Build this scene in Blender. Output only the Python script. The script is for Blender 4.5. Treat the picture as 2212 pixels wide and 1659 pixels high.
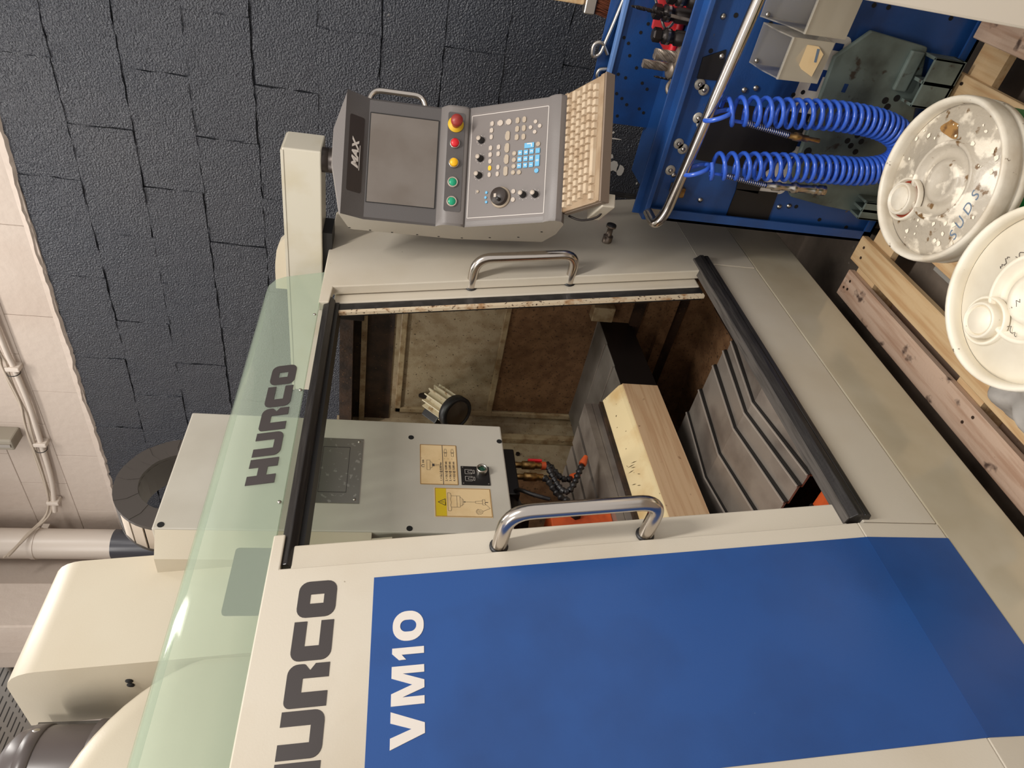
import bpy, bmesh, math, random
from mathutils import Vector, Matrix
random.seed(7)
PI = math.pi
scene = bpy.context.scene
for o in list(bpy.data.objects): bpy.data.objects.remove(o)
C = scene.collection

# ------------------------------------------------------------------ camera
# the phone was held on its side: world up points to the left edge of the frame
cam_d = bpy.data.cameras.new('camera'); cam = bpy.data.objects.new('camera', cam_d); C.objects.link(cam)
RIGHT = Vector((0.65299, -0.75534, 0.05533)); DOWN = Vector((-0.10757, -0.16481, -0.98044)); FWD = Vector((0.74969, 0.63427, -0.18887))
m3 = Matrix((DOWN, RIGHT, -FWD)).transposed()
cam.matrix_world = Matrix.Translation((0, 0, 1.6)) @ m3.to_4x4()
cam_d.sensor_fit = 'HORIZONTAL'; cam_d.sensor_width = 36.0; cam_d.lens = 36.0 * 1478.97 / 2212.0
cam_d.clip_start = 0.02; cam_d.clip_end = 60
scene.camera = cam

# ------------------------------------------------------------------ world, lights, exposure
w = bpy.data.worlds.new('world'); scene.world = w; w.use_nodes = True
bg = w.node_tree.nodes['Background']; bg.inputs[0].default_value = (1.0, 0.96, 0.92, 1); bg.inputs[1].default_value = 0.72
def area(name, loc, rot, sx, sy, power, col=(1, 0.955, 0.90)):
    l = bpy.data.lights.new(name, 'AREA'); l.shape = 'RECTANGLE'; l.size = sx; l.size_y = sy; l.energy = power; l.color = col
    o = bpy.data.objects.new(name, l); C.objects.link(o); o.location = loc; o.rotation_euler = rot
    return o
area('unseen_tube_light', (0.45, -0.60, 3.75), (0, 0, 0), 0.18, 1.5, 86)
area('unseen_tube_light', (1.95, 1.55, 4.05), (0, 0, 0), 0.18, 1.5, 22)  # unseen, added to brighten the machine interior and graze the right wall
area('unseen_tube_light', (0.25, 3.0, 3.95), (0, 0, 0), 0.18, 1.5, 44)  # unseen, added to bring sheen onto the upper right wall
area('unseen_tube_light', (-1.6, 1.2, 3.9), (0, 0, 0), 0.18, 1.5, 44)
scene.view_settings.view_transform = 'Standard'; scene.view_settings.look = 'None'
scene.view_settings.exposure = 0.0; scene.view_settings.gamma = 1.0; scene.view_settings.use_curve_mapping = False

# ------------------------------------------------------------------ materials
MATS = {}
def srgb(r, g, b):
    f = lambda c: (c / 255 / 12.92) if c / 255 <= 0.04045 else ((c / 255 + 0.055) / 1.055) ** 2.4
    return (f(r), f(g), f(b))
def mat(name, col, rough=0.5, metal=0.0, var=None, vscale=8.0, vdet=4.0, vmix=(0.45, 0.65), bump=0.0, bscale=60.0, bdet=3.0,
        specks=None, sscale=90.0, sthr=(0.70, 0.74), coat=0.0, emit=None, trans=0.0, alpha=1.0, aniso=None, spec=None):
    if name in MATS: return MATS[name]
    m = bpy.data.materials.new(name); m.use_nodes = True; nt = m.node_tree; N = nt.nodes; L = nt.links
    p = N['Principled BSDF']; p.inputs['Base Color'].default_value = (*col, 1); p.inputs['Roughness'].default_value = rough
    p.inputs['Metallic'].default_value = metal; p.inputs['Coat Weight'].default_value = coat
    if spec is not None: p.inputs['Specular IOR Level'].default_value = spec
    if trans: p.inputs['Transmission Weight'].default_value = trans
    p.inputs['Alpha'].default_value = alpha
    if emit: p.inputs['Emission Color'].default_value = (*emit[0], 1); p.inputs['Emission Strength'].default_value = emit[1]
    geo = None
    def pos(scale=(1, 1, 1)):
        nonlocal geo
        if geo is None: geo = N.new('ShaderNodeNewGeometry')
        if scale == (1, 1, 1): return geo.outputs['Position']
        mp = N.new('ShaderNodeMapping'); mp.inputs['Scale'].default_value = scale; L.new(geo.outputs['Position'], mp.inputs[0]); return mp.outputs[0]
    last = None
    def noise(scale, det, src):
        n = N.new('ShaderNodeTexNoise'); n.inputs['Scale'].default_value = scale; n.inputs['Detail'].default_value = det
        L.new(src, n.inputs['Vector']); return n.outputs['Fac']
    def ramp(src, a, b):
        r = N.new('ShaderNodeMapRange'); r.inputs['From Min'].default_value = a; r.inputs['From Max'].default_value = b
        L.new(src, r.inputs['Value']); return r.outputs['Result']
    def mix(fac, a, b):
        x = N.new('ShaderNodeMix'); x.data_type = 'RGBA'; L.new(fac, x.inputs['Factor'])
        for s, v in ((x.inputs['A'], a), (x.inputs['B'], b)):
            if isinstance(v, tuple): s.default_value = (*v, 1)
            else: L.new(v, s)
        return x.outputs['Result']
    cur = col
    if var: cur = mix(ramp(noise(vscale, vdet, pos(aniso or (1, 1, 1))), *vmix), cur, var)
    if specks: cur = mix(ramp(noise(sscale, 5, pos()), *sthr), cur, specks)
    if cur is not col: L.new(cur, p.inputs['Base Color'])
    if bump:
        b = N.new('ShaderNodeBump'); b.inputs['Strength'].default_value = 1.0; b.inputs['Distance'].default_value = bump
        L.new(noise(bscale, bdet, pos()), b.inputs['Height']); L.new(b.outputs['Normal'], p.inputs['Normal'])
    MATS[name] = m; return m

CREAM = mat('machine_cream_paint', srgb(205, 196, 180), 0.34, var=srgb(198, 187, 168), vscale=3.0, bump=0.00015, bscale=260, specks=srgb(150, 138, 118), sscale=55, sthr=(0.76, 0.79))
CREAM2 = mat('machine_cream_paint_upper', srgb(196, 186, 166), 0.36, var=srgb(190, 178, 156), vscale=2.0, bump=0.00012, bscale=300)
GREYW = mat('head_pale_grey_paint', srgb(190, 184, 172), 0.42, var=srgb(180, 173, 160), vscale=3.5, bump=0.00012, bscale=300)
ARMC = mat('arm_yellowed_cream_paint', srgb(206, 199, 182), 0.32, var=srgb(198, 188, 164), vscale=9.0, vmix=(0.5, 0.75))
BLUE = mat('door_blue_film', srgb(34, 77, 142), 0.33, var=srgb(32, 70, 130), vscale=5.0, bump=0.00012, bscale=320, specks=srgb(140, 155, 175), sscale=120, sthr=(0.80, 0.82))
INK = mat('dark_lettering', srgb(62, 56, 55), 0.5)
WHITEINK = mat('white_lettering', srgb(222, 214, 206), 0.5)
BLACK = mat('black_rubber', srgb(28, 26, 27), 0.45, var=srgb(48, 46, 46), vscale=30)
RAIL = mat('black_worn_rail', srgb(36, 33, 32), 0.33, var=srgb(52, 49, 47), vscale=40, vmix=(0.45, 0.7), aniso=(.3, 6, 6), bump=0.0003, bscale=200)
RAILD = mat('black_edge_and_shadow', srgb(26, 23, 22), 0.45)
STEEL = mat('brushed_steel_cover', srgb(158, 148, 138), 0.42, 0.55, var=srgb(126, 116, 108), vscale=7, bump=0.0003, bscale=150)
STEELD = mat('dark_steel_plate', srgb(96, 92, 86), 0.5, 0.7, var=srgb(74, 69, 63), vscale=12)
CHROME = mat('stainless_tube', srgb(200, 192, 184), 0.2, 1.0)
CHROMEB = mat('bright_metal', srgb(196, 190, 182), 0.28, 1.0)
BRASS = mat('tarnished_brass', srgb(170, 135, 84), 0.36, 0.9, var=srgb(120, 90, 55), vscale=60)
DIRTY = mat('coolant_stained_panel', srgb(166, 149, 122), 0.42, var=srgb(148, 128, 100), vscale=26, specks=srgb(70, 54, 40), sscale=130, sthr=(0.64, 0.70), bump=0.0008, bscale=180)
RUSTY = mat('rust_stained_panel', srgb(128, 95, 66), 0.45, var=srgb(104, 74, 50), vscale=24, vmix=(0.4, 0.65), specks=srgb(60, 42, 30), sscale=110, sthr=(0.58, 0.68), bump=0.0008, bscale=160)
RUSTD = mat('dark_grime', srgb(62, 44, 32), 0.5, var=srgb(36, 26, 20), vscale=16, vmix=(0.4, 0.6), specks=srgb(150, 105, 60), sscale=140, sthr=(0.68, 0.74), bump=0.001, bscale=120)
STRIP = mat('grimy_cream_strip', srgb(168, 148, 116), 0.42, var=srgb(132, 106, 74), vscale=25, specks=srgb(66, 50, 38), sscale=140, sthr=(0.64, 0.70))
RUSTEDGE = mat('rusty_cream_edge', srgb(214, 196, 168), 0.5, var=srgb(172, 132, 92), vscale=30, vmix=(0.52, 0.68), specks=srgb(70, 48, 34), sscale=120, sthr=(0.6, 0.66))
GUARD = mat('yellowed_guard_paint', srgb(224, 204, 160), 0.36, var=srgb(206, 174, 122), vscale=10, vmix=(0.5, 0.75), specks=srgb(70, 56, 34), sscale=60, sthr=(0.70, 0.72))
ORANGE = mat('orange_paint', srgb(205, 88, 38), 0.5, var=srgb(160, 62, 28), vscale=12)
CONS = mat('console_grey', srgb(123, 117, 114), 0.44, bump=0.0003, bscale=500)
CONSD = mat('console_dark_bezel', srgb(90, 86, 85), 0.45, bump=0.0003, bscale=500)
CONSL = mat('console_side_grey', srgb(176, 168, 156), 0.45, bump=0.0003, bscale=500)
CPANEL = mat('console_keypad_overlay', srgb(117, 109, 105), 0.5)
SCREEN = mat('lcd_screen_off', srgb(118, 110, 103), 0.3, var=srgb(110, 101, 93), vscale=8)
LABELD = mat('dark_name_label', srgb(56, 49, 46), 0.4)
KEYW = mat('pale_key', srgb(190, 176, 162), 0.5)
KEYT = mat('tan_key', srgb(172, 156, 136), 0.5)
KEYB = mat('blue_key', srgb(98, 172, 212), 0.45)
YEL = mat('yellow_plastic', srgb(246, 186, 24), 0.35)
YELR = mat('yellow_ring', srgb(222, 180, 40), 0.5)
RED = mat('red_plastic', srgb(214, 34, 44), 0.35)
REDD = mat('dark_red_plastic', srgb(150, 50, 44), 0.4)
GREEN = mat('green_lens', srgb(28, 158, 116), 0.3)
KBD = mat('beige_keyboard_plastic', srgb(160, 138, 112), 0.4, var=srgb(146, 122, 96), vscale=20)
KBKEY = mat('beige_keycap', srgb(196, 176, 150), 0.38, var=srgb(178, 154, 126), vscale=30)
KBD2 = mat('keyboard_tray_edge', srgb(126, 110, 96), 0.5)
CART = mat('trolley_blue_enamel', srgb(30, 72, 132), 0.34, var=srgb(32, 60, 108), vscale=6, specks=srgb(90, 80, 70), sscale=45, sthr=(0.72, 0.76), bump=0.0003, bscale=200)
HOSE = mat('blue_polyurethane_hose', srgb(54, 98, 206), 0.25, coat=0.3)
TEAL = mat('grey_green_plastic', srgb(104, 116, 110), 0.5, var=srgb(72, 78, 72), vscale=9, specks=srgb(60, 52, 44), sscale=30, sthr=(0.62, 0.7))
WOOD = mat('pallet_pine', srgb(206, 176, 134), 0.65, var=srgb(190, 152, 108), vscale=7, aniso=(0.6, 9, 9), specks=srgb(110, 74, 48), sscale=22, sthr=(0.72, 0.76), bump=0.0006, bscale=120)
WOODP = mat('pallet_weathered_board', srgb(200, 172, 150), 0.7, var=srgb(176, 142, 118), vscale=6, aniso=(0.6, 9, 9), specks=srgb(84, 64, 54), sscale=18, sthr=(0.62, 0.70), bump=0.0008, bscale=120)
LID = mat('dirty_white_lid', srgb(214, 206, 190), 0.42, var=srgb(196, 184, 164), vscale=14, vmix=(0.42, 0.66), specks=srgb(96, 74, 52), sscale=55, sthr=(0.68, 0.72), bump=0.0006, bscale=80)
LIDTOP = mat('grimy_lid_top', srgb(178, 168, 152), 0.4, var=srgb(228, 218, 200), vscale=24, vmix=(0.52, 0.6), specks=srgb(112, 84, 50), sscale=40, sthr=(0.62, 0.68), bump=0.001, bscale=90)
LID2 = mat('white_lid', srgb(230, 222, 204), 0.42, var=srgb(218, 208, 188), vscale=9, specks=srgb(120, 108, 92), sscale=50, sthr=(0.73, 0.76))
BGREEN = mat('green_bucket', srgb(20, 110, 50), 0.35)
STAIN = mat('brown_lid_stain', srgb(150, 112, 62), 0.5, var=srgb(96, 66, 34), vscale=60)
PEN = mat('faded_marker_pen', srgb(100, 116, 134), 0.6)
PEND = mat('dark_marker_pen', srgb(84, 76, 70), 0.6)
CLOTH = mat('grey_fabric', srgb(168, 162, 156), 0.85, var=srgb(140, 134, 128), vscale=12)
WALLC = mat('cream_wall_paint', srgb(194, 180, 168), 0.75, var=srgb(186, 170, 157), vscale=2, bump=0.003, bscale=26, bdet=6)
PIPE = mat('cream_painted_pipe', srgb(214, 202, 190), 0.35, bump=0.0006, bscale=30)
DARKP = mat('dark_grey_gloss_paint', srgb(74, 74, 80), 0.25)
CABLE = mat('cream_painted_cable', srgb(188, 174, 158), 0.5)
FLOOR = mat('worn_concrete', srgb(136, 122, 108), 0.7, var=srgb(90, 80, 70), vscale=5, vmix=(0.38, 0.65), specks=srgb(160, 150, 138), sscale=40, sthr=(0.68, 0.76), bump=0.002, bscale=40)
CHAIN = mat('drag_chain_plastic', srgb(68, 62, 58), 0.5)
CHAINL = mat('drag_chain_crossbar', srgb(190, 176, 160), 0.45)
MOTOR = mat('motor_dark_grey', srgb(86, 78, 76), 0.32)
HOLE = mat('hole_black', srgb(14, 12, 12), 0.8)
STICK = mat('yellowed_sticker', srgb(226, 198, 152), 0.45, var=srgb(212, 180, 130), vscale=12)
STICKEDGE = mat('sticker_brown_edge', srgb(150, 112, 60), 0.6)
STICKY = mat('warning_yellow', srgb(206, 176, 20), 0.5)
PLATE = mat('scratched_aluminium_plate', srgb(150, 146, 138), 0.36, 0.85, var=srgb(186, 182, 174), vscale=60, vmix=(0.6, 0.66))
GREYT = mat('tool_steel', srgb(156, 142, 128), 0.4, 0.5, var=srgb(120, 108, 96), vscale=40)
BLKT = mat('black_oxide_steel', srgb(44, 38, 36), 0.36, 0.6)
CABW = mat('white_enamel_cabinet', srgb(216, 206, 190), 0.45)
BRUSH = mat('brown_bristle', srgb(110, 56, 30), 0.8, var=srgb(72, 36, 20), vscale=60, aniso=(1, 1, 0.2))
LAMPC = mat('lamp_cream_casting', srgb(214, 200, 172), 0.4, var=srgb(150, 116, 74), vscale=40, vmix=(0.55, 0.7))
LENS = mat('lamp_dull_lens', srgb(92, 80, 66), 0.2, 0.4)
TRAY = mat('galvanised_tray', srgb(176, 172, 166), 0.45, 0.5)

# frosted polycarbonate bins
def mix_mat(name, base, rough, tint, fac, metal=0.0, transl=0.0):
    m = bpy.data.materials.new(name); m.use_nodes = True; N = m.node_tree.nodes; L = m.node_tree.links
    p = N['Principled BSDF']; p.inputs['Base Color'].default_value = (*base, 1); p.inputs['Roughness'].default_value = rough
    t = N.new('ShaderNodeBsdfTransparent'); t.inputs[0].default_value = (*tint, 1)
    x = N.new('ShaderNodeMixShader'); x.inputs[0].default_value = fac
    L.new(p.outputs[0], x.inputs[1]); L.new(t.outputs[0], x.inputs[2]); L.new(x.outputs[0], N['Material Output'].inputs[0]); return m
GLASS = mix_mat('green_tinted_polycarbonate', srgb(196, 205, 190), 0.07, (0.86, 0.92, 0.86), 0.74)
FROSTF = mix_mat('frosted_bin_front', srgb(206, 196, 176), 0.35, (0.94, 0.94, 0.93), 0.40)
FROST = mix_mat('frosted_clear_plastic', srgb(206, 198, 184), 0.35, (0.94, 0.94, 0.93), 0.74)

# dark gloss wall paint: charcoal-navy with rolled texture
def wall_dark():
    m = bpy.data.materials.new('charcoal_gloss_wall_paint'); m.use_nodes = True; N = m.node_tree.nodes; L = m.node_tree.links
    p = N['Principled BSDF']; p.inputs['Roughness'].default_value = 0.20
    g = N.new('ShaderNodeNewGeometry')
    n1 = N.new('ShaderNodeTexNoise'); n1.inputs['Scale'].default_value = 1.6; n1.inputs['Detail'].default_value = 3; L.new(g.outputs['Position'], n1.inputs['Vector'])
    mx = N.new('ShaderNodeMix'); mx.data_type = 'RGBA'; mx.inputs['A'].default_value = (*srgb(66, 66, 70), 1); mx.inputs['B'].default_value = (*srgb(45, 50, 60), 1)
    L.new(n1.outputs['Fac'], mx.inputs['Factor'])
    n3 = N.new('ShaderNodeTexNoise'); n3.inputs['Scale'].default_value = 9; n3.inputs['Detail'].default_value = 6; L.new(g.outputs['Position'], n3.inputs['Vector'])
    r3 = N.new('ShaderNodeMapRange'); r3.inputs['From Min'].default_value = 0.74; r3.inputs['From Max'].default_value = 0.77; L.new(n3.outputs['Fac'], r3.inputs['Value'])
    m2 = N.new('ShaderNodeMix'); m2.data_type = 'RGBA'; m2.inputs['B'].default_value = (*srgb(150, 146, 140), 1)
    L.new(r3.outputs['Result'], m2.inputs['Factor']); L.new(mx.outputs['Result'], m2.inputs['A']); L.new(m2.outputs['Result'], p.inputs['Base Color'])
    n2 = N.new('ShaderNodeTexNoise'); n2.inputs['Scale'].default_value = 150; n2.inputs['Detail'].default_value = 2; L.new(g.outputs['Position'], n2.inputs['Vector'])
    b = N.new('ShaderNodeBump'); b.inputs['Strength'].default_value = 1; b.inputs['Distance'].default_value = 0.0075
    L.new(n2.outputs['Fac'], b.inputs['Height'])
    n4 = N.new('ShaderNodeTexNoise'); n4.inputs['Scale'].default_value = 14; n4.inputs['Detail'].default_value = 3; L.new(g.outputs['Position'], n4.inputs['Vector'])
    b2 = N.new('ShaderNodeBump'); b2.inputs['Strength'].default_value = 1; b2.inputs['Distance'].default_value = 0.004; L.new(n4.outputs['Fac'], b2.inputs['Height'])
    L.new(b2.outputs['Normal'], b.inputs['Normal']); L.new(b.outputs['Normal'], p.inputs['Normal']); return m
WALLD = wall_dark()

# ------------------------------------------------------------------ mesh helpers
def V(*a): return Vector(a)
class MB:
    def __init__(s): s.v = []; s.f = []; s.sm = []
    def add(s, vs, fs, smooth=False):
        k = len(s.v); s.v += [tuple(x) for x in vs]; s.f += [tuple(i + k for i in f) for f in fs]; s.sm += [smooth] * len(fs); return s
    def box(s, x0, x1, y0, y1, z0, z1):
        return s.add([(x0, y0, z0), (x1, y0, z0), (x1, y1, z0), (x0, y1, z0), (x0, y0, z1), (x1, y0, z1), (x1, y1, z1), (x0, y1, z1)],
                     [(0, 3, 2, 1), (4, 5, 6, 7), (0, 1, 5, 4), (1, 2, 6, 5), (2, 3, 7, 6), (3, 0, 4, 7)])
    def prism(s, A, B, smooth=False, caps=True):
        n = len(A); fs = [(i, (i + 1) % n, n + (i + 1) % n, n + i) for i in range(n)]
        if caps: fs += [tuple(range(n - 1, -1, -1)), tuple(range(n, 2 * n))]
        s.add(list(A) + list(B), fs, False)
        if smooth:
            for i in range(len(s.f) - len(fs), len(s.f) - (2 if caps else 0)): s.sm[i] = True
        return s
    def tube(s, pts, r, seg=12, caps=True, radii=None):
        pts = [Vector(p) for p in pts]; n = len(pts); rings = []; up = None
        for i, p in enumerate(pts):
            t = (pts[min(i + 1, n - 1)] - pts[max(i - 1, 0)]).normalized()
            if up is None:
                up = t.orthogonal().normalized()
            else:
                up = (up - t * up.dot(t)); up = up.normalized() if up.length > 1e-6 else t.orthogonal().normalized()
            b = t.cross(up); rr = radii[i] if radii else r
            rings.append([p + (up * math.cos(2 * PI * k / seg) + b * math.sin(2 * PI * k / seg)) * rr for k in range(seg)])
        vs = [q for R in rings for q in R]
        fs = [(i * seg + k, i * seg + (k + 1) % seg, (i + 1) * seg + (k + 1) % seg, (i + 1) * seg + k) for i in range(n - 1) for k in range(seg)]
        s.add(vs, fs, True)
        if caps: s.add(rings[0], [tuple(range(seg - 1, -1, -1))]); s.add(rings[-1], [tuple(range(seg))])
        return s
    def lathe(s, prof, o=(0, 0, 0), ax=(0, 0, 1), seg=32, smooth=True, caps=True):
        if prof[0] == prof[-1]: caps = False
        ax = Vector(ax).normalized(); u = ax.orthogonal().normalized(); b = ax.cross(u); o = Vector(o)
        vs = []; 
        for r, h in prof:
            for k in range(seg):
                a = 2 * PI * k / seg; vs.append(o + ax * h + (u * math.cos(a) + b * math.sin(a)) * r)
        n = len(prof)
        fs = [(i * seg + k, i * seg + (k + 1) % seg, (i + 1) * seg + (k + 1) % seg, (i + 1) * seg + k) for i in range(n - 1) for k in range(seg)]
        s.add(vs, fs, smooth)
        if caps and prof[0][0] > 1e-5: s.add(vs[:seg], [tuple(range(seg - 1, -1, -1))])
        if caps and prof[-1][0] > 1e-5: s.add(vs[-seg:], [tuple(range(seg))])
        return s
    def sphere(s, o, r, seg=12, rings=8):
        return s.lathe([(r * math.sin(PI * i / rings) + 1e-6, -r * math.cos(PI * i / rings)) for i in range(rings + 1)], o, (0, 0, 1), seg)
    def mesh(s, name, bevel=0.0, bseg=2):
        me = bpy.data.meshes.new(name); me.from_pydata(s.v, [], s.f)
        me.polygons.foreach_set('use_smooth', s.sm); me.update()
        bm = bmesh.new(); bm.from_mesh(me)
        if bevel:
            bmesh.ops.remove_doubles(bm, verts=bm.verts, dist=1e-5)
            ed = [e for e in bm.edges if len(e.link_faces) == 2 and e.calc_face_angle(0) > 0.5]
            bmesh.ops.bevel(bm, geom=ed, offset=bevel, segments=bseg, profile=0.5, affect='EDGES', clamp_overlap=True)
        bmesh.ops.recalc_face_normals(bm, faces=bm.faces); bm.to_mesh(me); bm.free(); return me

def obj(name, mb, material, parent=None, bevel=0.0, bseg=2, smooth=None, label=None):
    me = mb if isinstance(mb, bpy.types.Mesh) else mb.mesh(name, bevel, bseg)
    if material is not None:
        me.materials.clear(); me.materials.append(material)
    if smooth:
        me.polygons.foreach_set('use_smooth', [True] * len(me.polygons)); me.set_sharp_from_angle(angle=smooth)
    o = bpy.data.objects.new(name, me); C.objects.link(o)
    if parent is not None:
        o.parent = parent
        if parent.get('_world'): o.matrix_parent_inverse = parent_inv(parent)
    if label: o['label'] = label
    return o
def wmat(o):
    m = Matrix.LocRotScale(o.location, o.rotation_euler, o.scale)
    if o.parent: m = wmat(o.parent) @ o.matrix_parent_inverse @ m
    return m
def parent_inv(p): return wmat(p).inverted()
def sub(name, mb, material, parent, **k):
    """a sub-part given in the same coordinates as its parent mesh"""
    o = obj(name, mb, material, None, **k); o.parent = parent; return o
def thing(name, label, cat, loc=(0, 0, 0), group=None, rot=(0, 0, 0), world=True):
    """an Empty at the base of the thing; with world=True its parts are given in world coordinates"""
    o = bpy.data.objects.new(name, None); o.empty_display_size = 0.1; C.objects.link(o); o.location = loc; o.rotation_euler = rot
    o['label'] = label; o['category'] = cat
    if world: o['_world'] = 1
    if group: o['group'] = group
    return o
def tag(o, label, cat, group=None):
    o['label'] = label; o['category'] = cat
    if group: o['group'] = group
    return o
def struct(o): o['kind'] = 'structure'; return o

def fillet(pts, r, seg=6):
    pts = [Vector(p) for p in pts]; out = [pts[0]]
    for i in range(1, len(pts) - 1):
        a, b, c = pts[i - 1], pts[i], pts[i + 1]; u = (a - b).normalized(); v = (c - b).normalized()
        d = min(r, (a - b).length * 0.49, (c - b).length * 0.49); p0 = b + u * d; p1 = b + v * d
        for k in range(seg + 1):
            t = k / seg; out.append(p0 * (1 - t) ** 2 + b * 2 * t * (1 - t) + p1 * t * t)
    out.append(pts[-1]); return out
def bez(pts, n=10):
    """Catmull-Rom through points"""
    pts = [Vector(p) for p in pts]; out = []
    for i in range(len(pts) - 1):
        p0 = pts[max(i - 1, 0)]; p1 = pts[i]; p2 = pts[i + 1]; p3 = pts[min(i + 2, len(pts) - 1)]
        for k in range(n):
            t = k / n; out.append(0.5 * ((2 * p1) + (p2 - p0) * t + (2 * p0 - 5 * p1 + 4 * p2 - p3) * t * t + (3 * p1 - p0 - 3 * p2 + p3) * t ** 3))
    out.append(pts[-1]); return out
def frame(o, x, y):
    """4x4 with local x,y axes and origin o"""
    x = Vector(x).normalized(); y = Vector(y); y = (y - x * y.dot(x)).normalized(); z = x.cross(y)
    m = Matrix((x, y, z)).transposed().to_4x4(); m.translation = Vector(o); return m
def curve_mesh(name, splines, depth, M):
    cu = bpy.data.curves.new(name, 'CURVE'); cu.dimensions = '2D'; cu.fill_mode = 'BOTH'; cu.extrude = depth
    for s in splines:
        sp = cu.splines.new('POLY'); sp.points.add(len(s) - 1)
        for p, q in zip(sp.points, s): p.co = (q[0], q[1], 0, 1)
        sp.use_cyclic_u = True
    t = bpy.data.objects.new(name, cu); C.objects.link(t)
    me = bpy.data.meshes.new_from_object(t.evaluated_get(bpy.context.evaluated_depsgraph_get())); bpy.data.objects.remove(t); bpy.data.curves.remove(cu)
    me.transform(M); me.name = name; return me
def text_mesh(name, s, size, M, depth=0.0003, off=0.0, shear=0.0, xs=1.0, align='LEFT', spacing=1.0):
    cu = bpy.data.curves.new(name, 'FONT'); cu.body = s; cu.size = size; cu.extrude = depth; cu.offset = off; cu.shear = shear
    cu.align_x = align; cu.space_character = spacing; cu.resolution_u = 3
    t = bpy.data.objects.new(name, cu); C.objects.link(t)
    me = bpy.data.meshes.new_from_object(t.evaluated_get(bpy.context.evaluated_depsgraph_get())); bpy.data.objects.remove(t); bpy.data.curves.remove(cu)
    me.transform(M @ Matrix.Diagonal((xs, 1, 1, 1))); me.name = name; return me
def rr(x0, y0, x1, y1, r, n=5):
    """rounded rectangle; r = radius or 4 radii (bl, br, tr, tl)"""
    R = r if isinstance(r, (tuple, list)) else (r,) * 4; out = []
    for (cx, cy, a0, q) in ((x0, y0, 180, 0), (x1, y0, 270, 1), (x1, y1, 0, 2), (x0, y1, 90, 3)):
        q = R[q]; ox = cx + (q if cx == x0 else -q); oy = cy + (q if cy == y0 else -q)
        if q < 1e-6: out.append((cx, cy)); continue
        for k in range(n + 1):
            a = math.radians(a0 + 90 * k / n); out.append((ox + q * math.cos(a), oy + q * math.sin(a)))
    return out
def arcpts(cx, cy, r, a0, a1, n=6): return [(cx + r * math.cos(math.radians(a0 + (a1 - a0) * k / n)), cy + r * math.sin(math.radians(a0 + (a1 - a0) * k / n))) for k in range(n + 1)]
GLY = {
 'H': [[(0, 0), (.34, 0), (.34, .34), (.66, .34), (.66, 0), (1, 0), (1, 1), (.66, 1), (.66, .66), (.34, .66), (.34, 1), (0, 1)]],
 'U': [[(0, 1)] + arcpts(.24, .24, .24, 180, 270) + arcpts(.76, .24, .24, 270, 360) + [(1, 1), (.68, 1), (.68, .3), (.32, .3), (.32, 1)]],
 'R': [[(0, 0), (.34, 0), (.34, .62), (.66, .62), (.66, .0), (1, 0), (1, .34), (.84, .46)] + arcpts(.8, .66, .2, -20, 0, 3) + arcpts(.76, .76, .24, 0, 90) + arcpts(.16, .84, .16, 90, 180)],
 'C': [[(1, 1)] + arcpts(.24, .76, .24, 90, 180) + arcpts(.24, .24, .24, 180, 270) + [(1, 0), (1, .32), (.36, .32), (.36, .68), (1, .68)]],
 'O': [rr(0, 0, 1, 1, .26), [(.37, .32), (.63, .32), (.63, .68), (.37, .68)]],
 'V': [[(0, 1), (.36, .0), (.64, 0), (1, 1), (.70, 1), (.5, .38), (.30, 1)]],
 'M': [[(0, 0), (.2, 0), (.2, .66), (.4, 0), (.6, 0), (.8, .66), (.8, 0), (1, 0), (1, 1), (.7, 1), (.5, .36), (.3, 1), (0, 1)]],
 '1': [[(.38, 0), (.9, 0), (.9, 1), (.5, 1), (.0, .78), (.0, .56), (.38, .7)]],
 '0': [rr(0, 0, 1, 1, .46, 8), rr(.3, .24, .7, .76, .19, 6)],
}
def glyph(name, ch, x0, z0, wd, ht, M, material, parent, depth=0.0006):
    me = curve_mesh(name, [[(x0 + p[0] * wd, z0 + p[1] * ht) for p in s] for s in GLY[ch]], depth, M)
    return obj(name, me, material, parent)

MARKS = [(.945, .712, .004, .036), (.92, .731, .005, .006), (1.06, .690, .026, .022), (1.075, .660, .028, .018), (1.02, .715, .012, .010), (1.12, .572, .006, .006)]
# ------------------------------------------------------------------ the room
XW = 2.70; YB = 3.62; ZP = 3.013           # right wall face, back wall face, paint line
floor = struct(obj('floor', MB().box(-3.5, XW + 0.3, -3.5, 6.6, -0.2, 0.0), FLOOR))
# right wall: mortar bed with every block laid in it
wr = struct(obj('wall_right', MB().box(XW + 0.012, XW + 0.3, -0.9, YB + 0.3, 0.0, ZP), WALLD))
wu = struct(obj('wall_right', MB().box(XW + 0.002, XW + 0.3, -0.9, YB + 0.3, ZP, 4.15), WALLC))
def block_mesh(ln, ht, seed, ragged=True):
    rs = random.Random(seed); nx, nz = 14, 7; vs = []; fs = []
    for i in range(nx + 1):
        for j in range(nz + 1):
            y = -ln / 2 + ln * i / nx; z = -ht / 2 + ht * j / nz; ed = i in (0, nx) or j in (0, nz); near = i in (1, nx - 1) or j in (1, nz - 1)
            if i in (1, nx - 1): y = math.copysign(ln / 2 - .0045, y)
            if j in (1, nz - 1): z = math.copysign(ht / 2 - .0045, z)
            x = rs.uniform(-.0003, .0003)
            if ed: x += rs.choice((.014, .011, .008, .004, -.001, -.004)); y += rs.uniform(-.003, .003); z += rs.uniform(-.003, .003)
            elif near: x += rs.choice((-.0006, 0, .0004, .0008)); y += math.copysign(rs.uniform(-.009, .001), y); z += math.copysign(rs.uniform(-.007, .001), z)
            vs.append((x, y, z))
    for i in range(nx):
        for j in range(nz): a = i * (nz + 1) + j; fs.append((a, a + 1, a + nz + 2, a + nz + 1))
    me = MB().add(vs, fs, False).mesh('block'); me.materials.append(WALLD); return me
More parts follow.
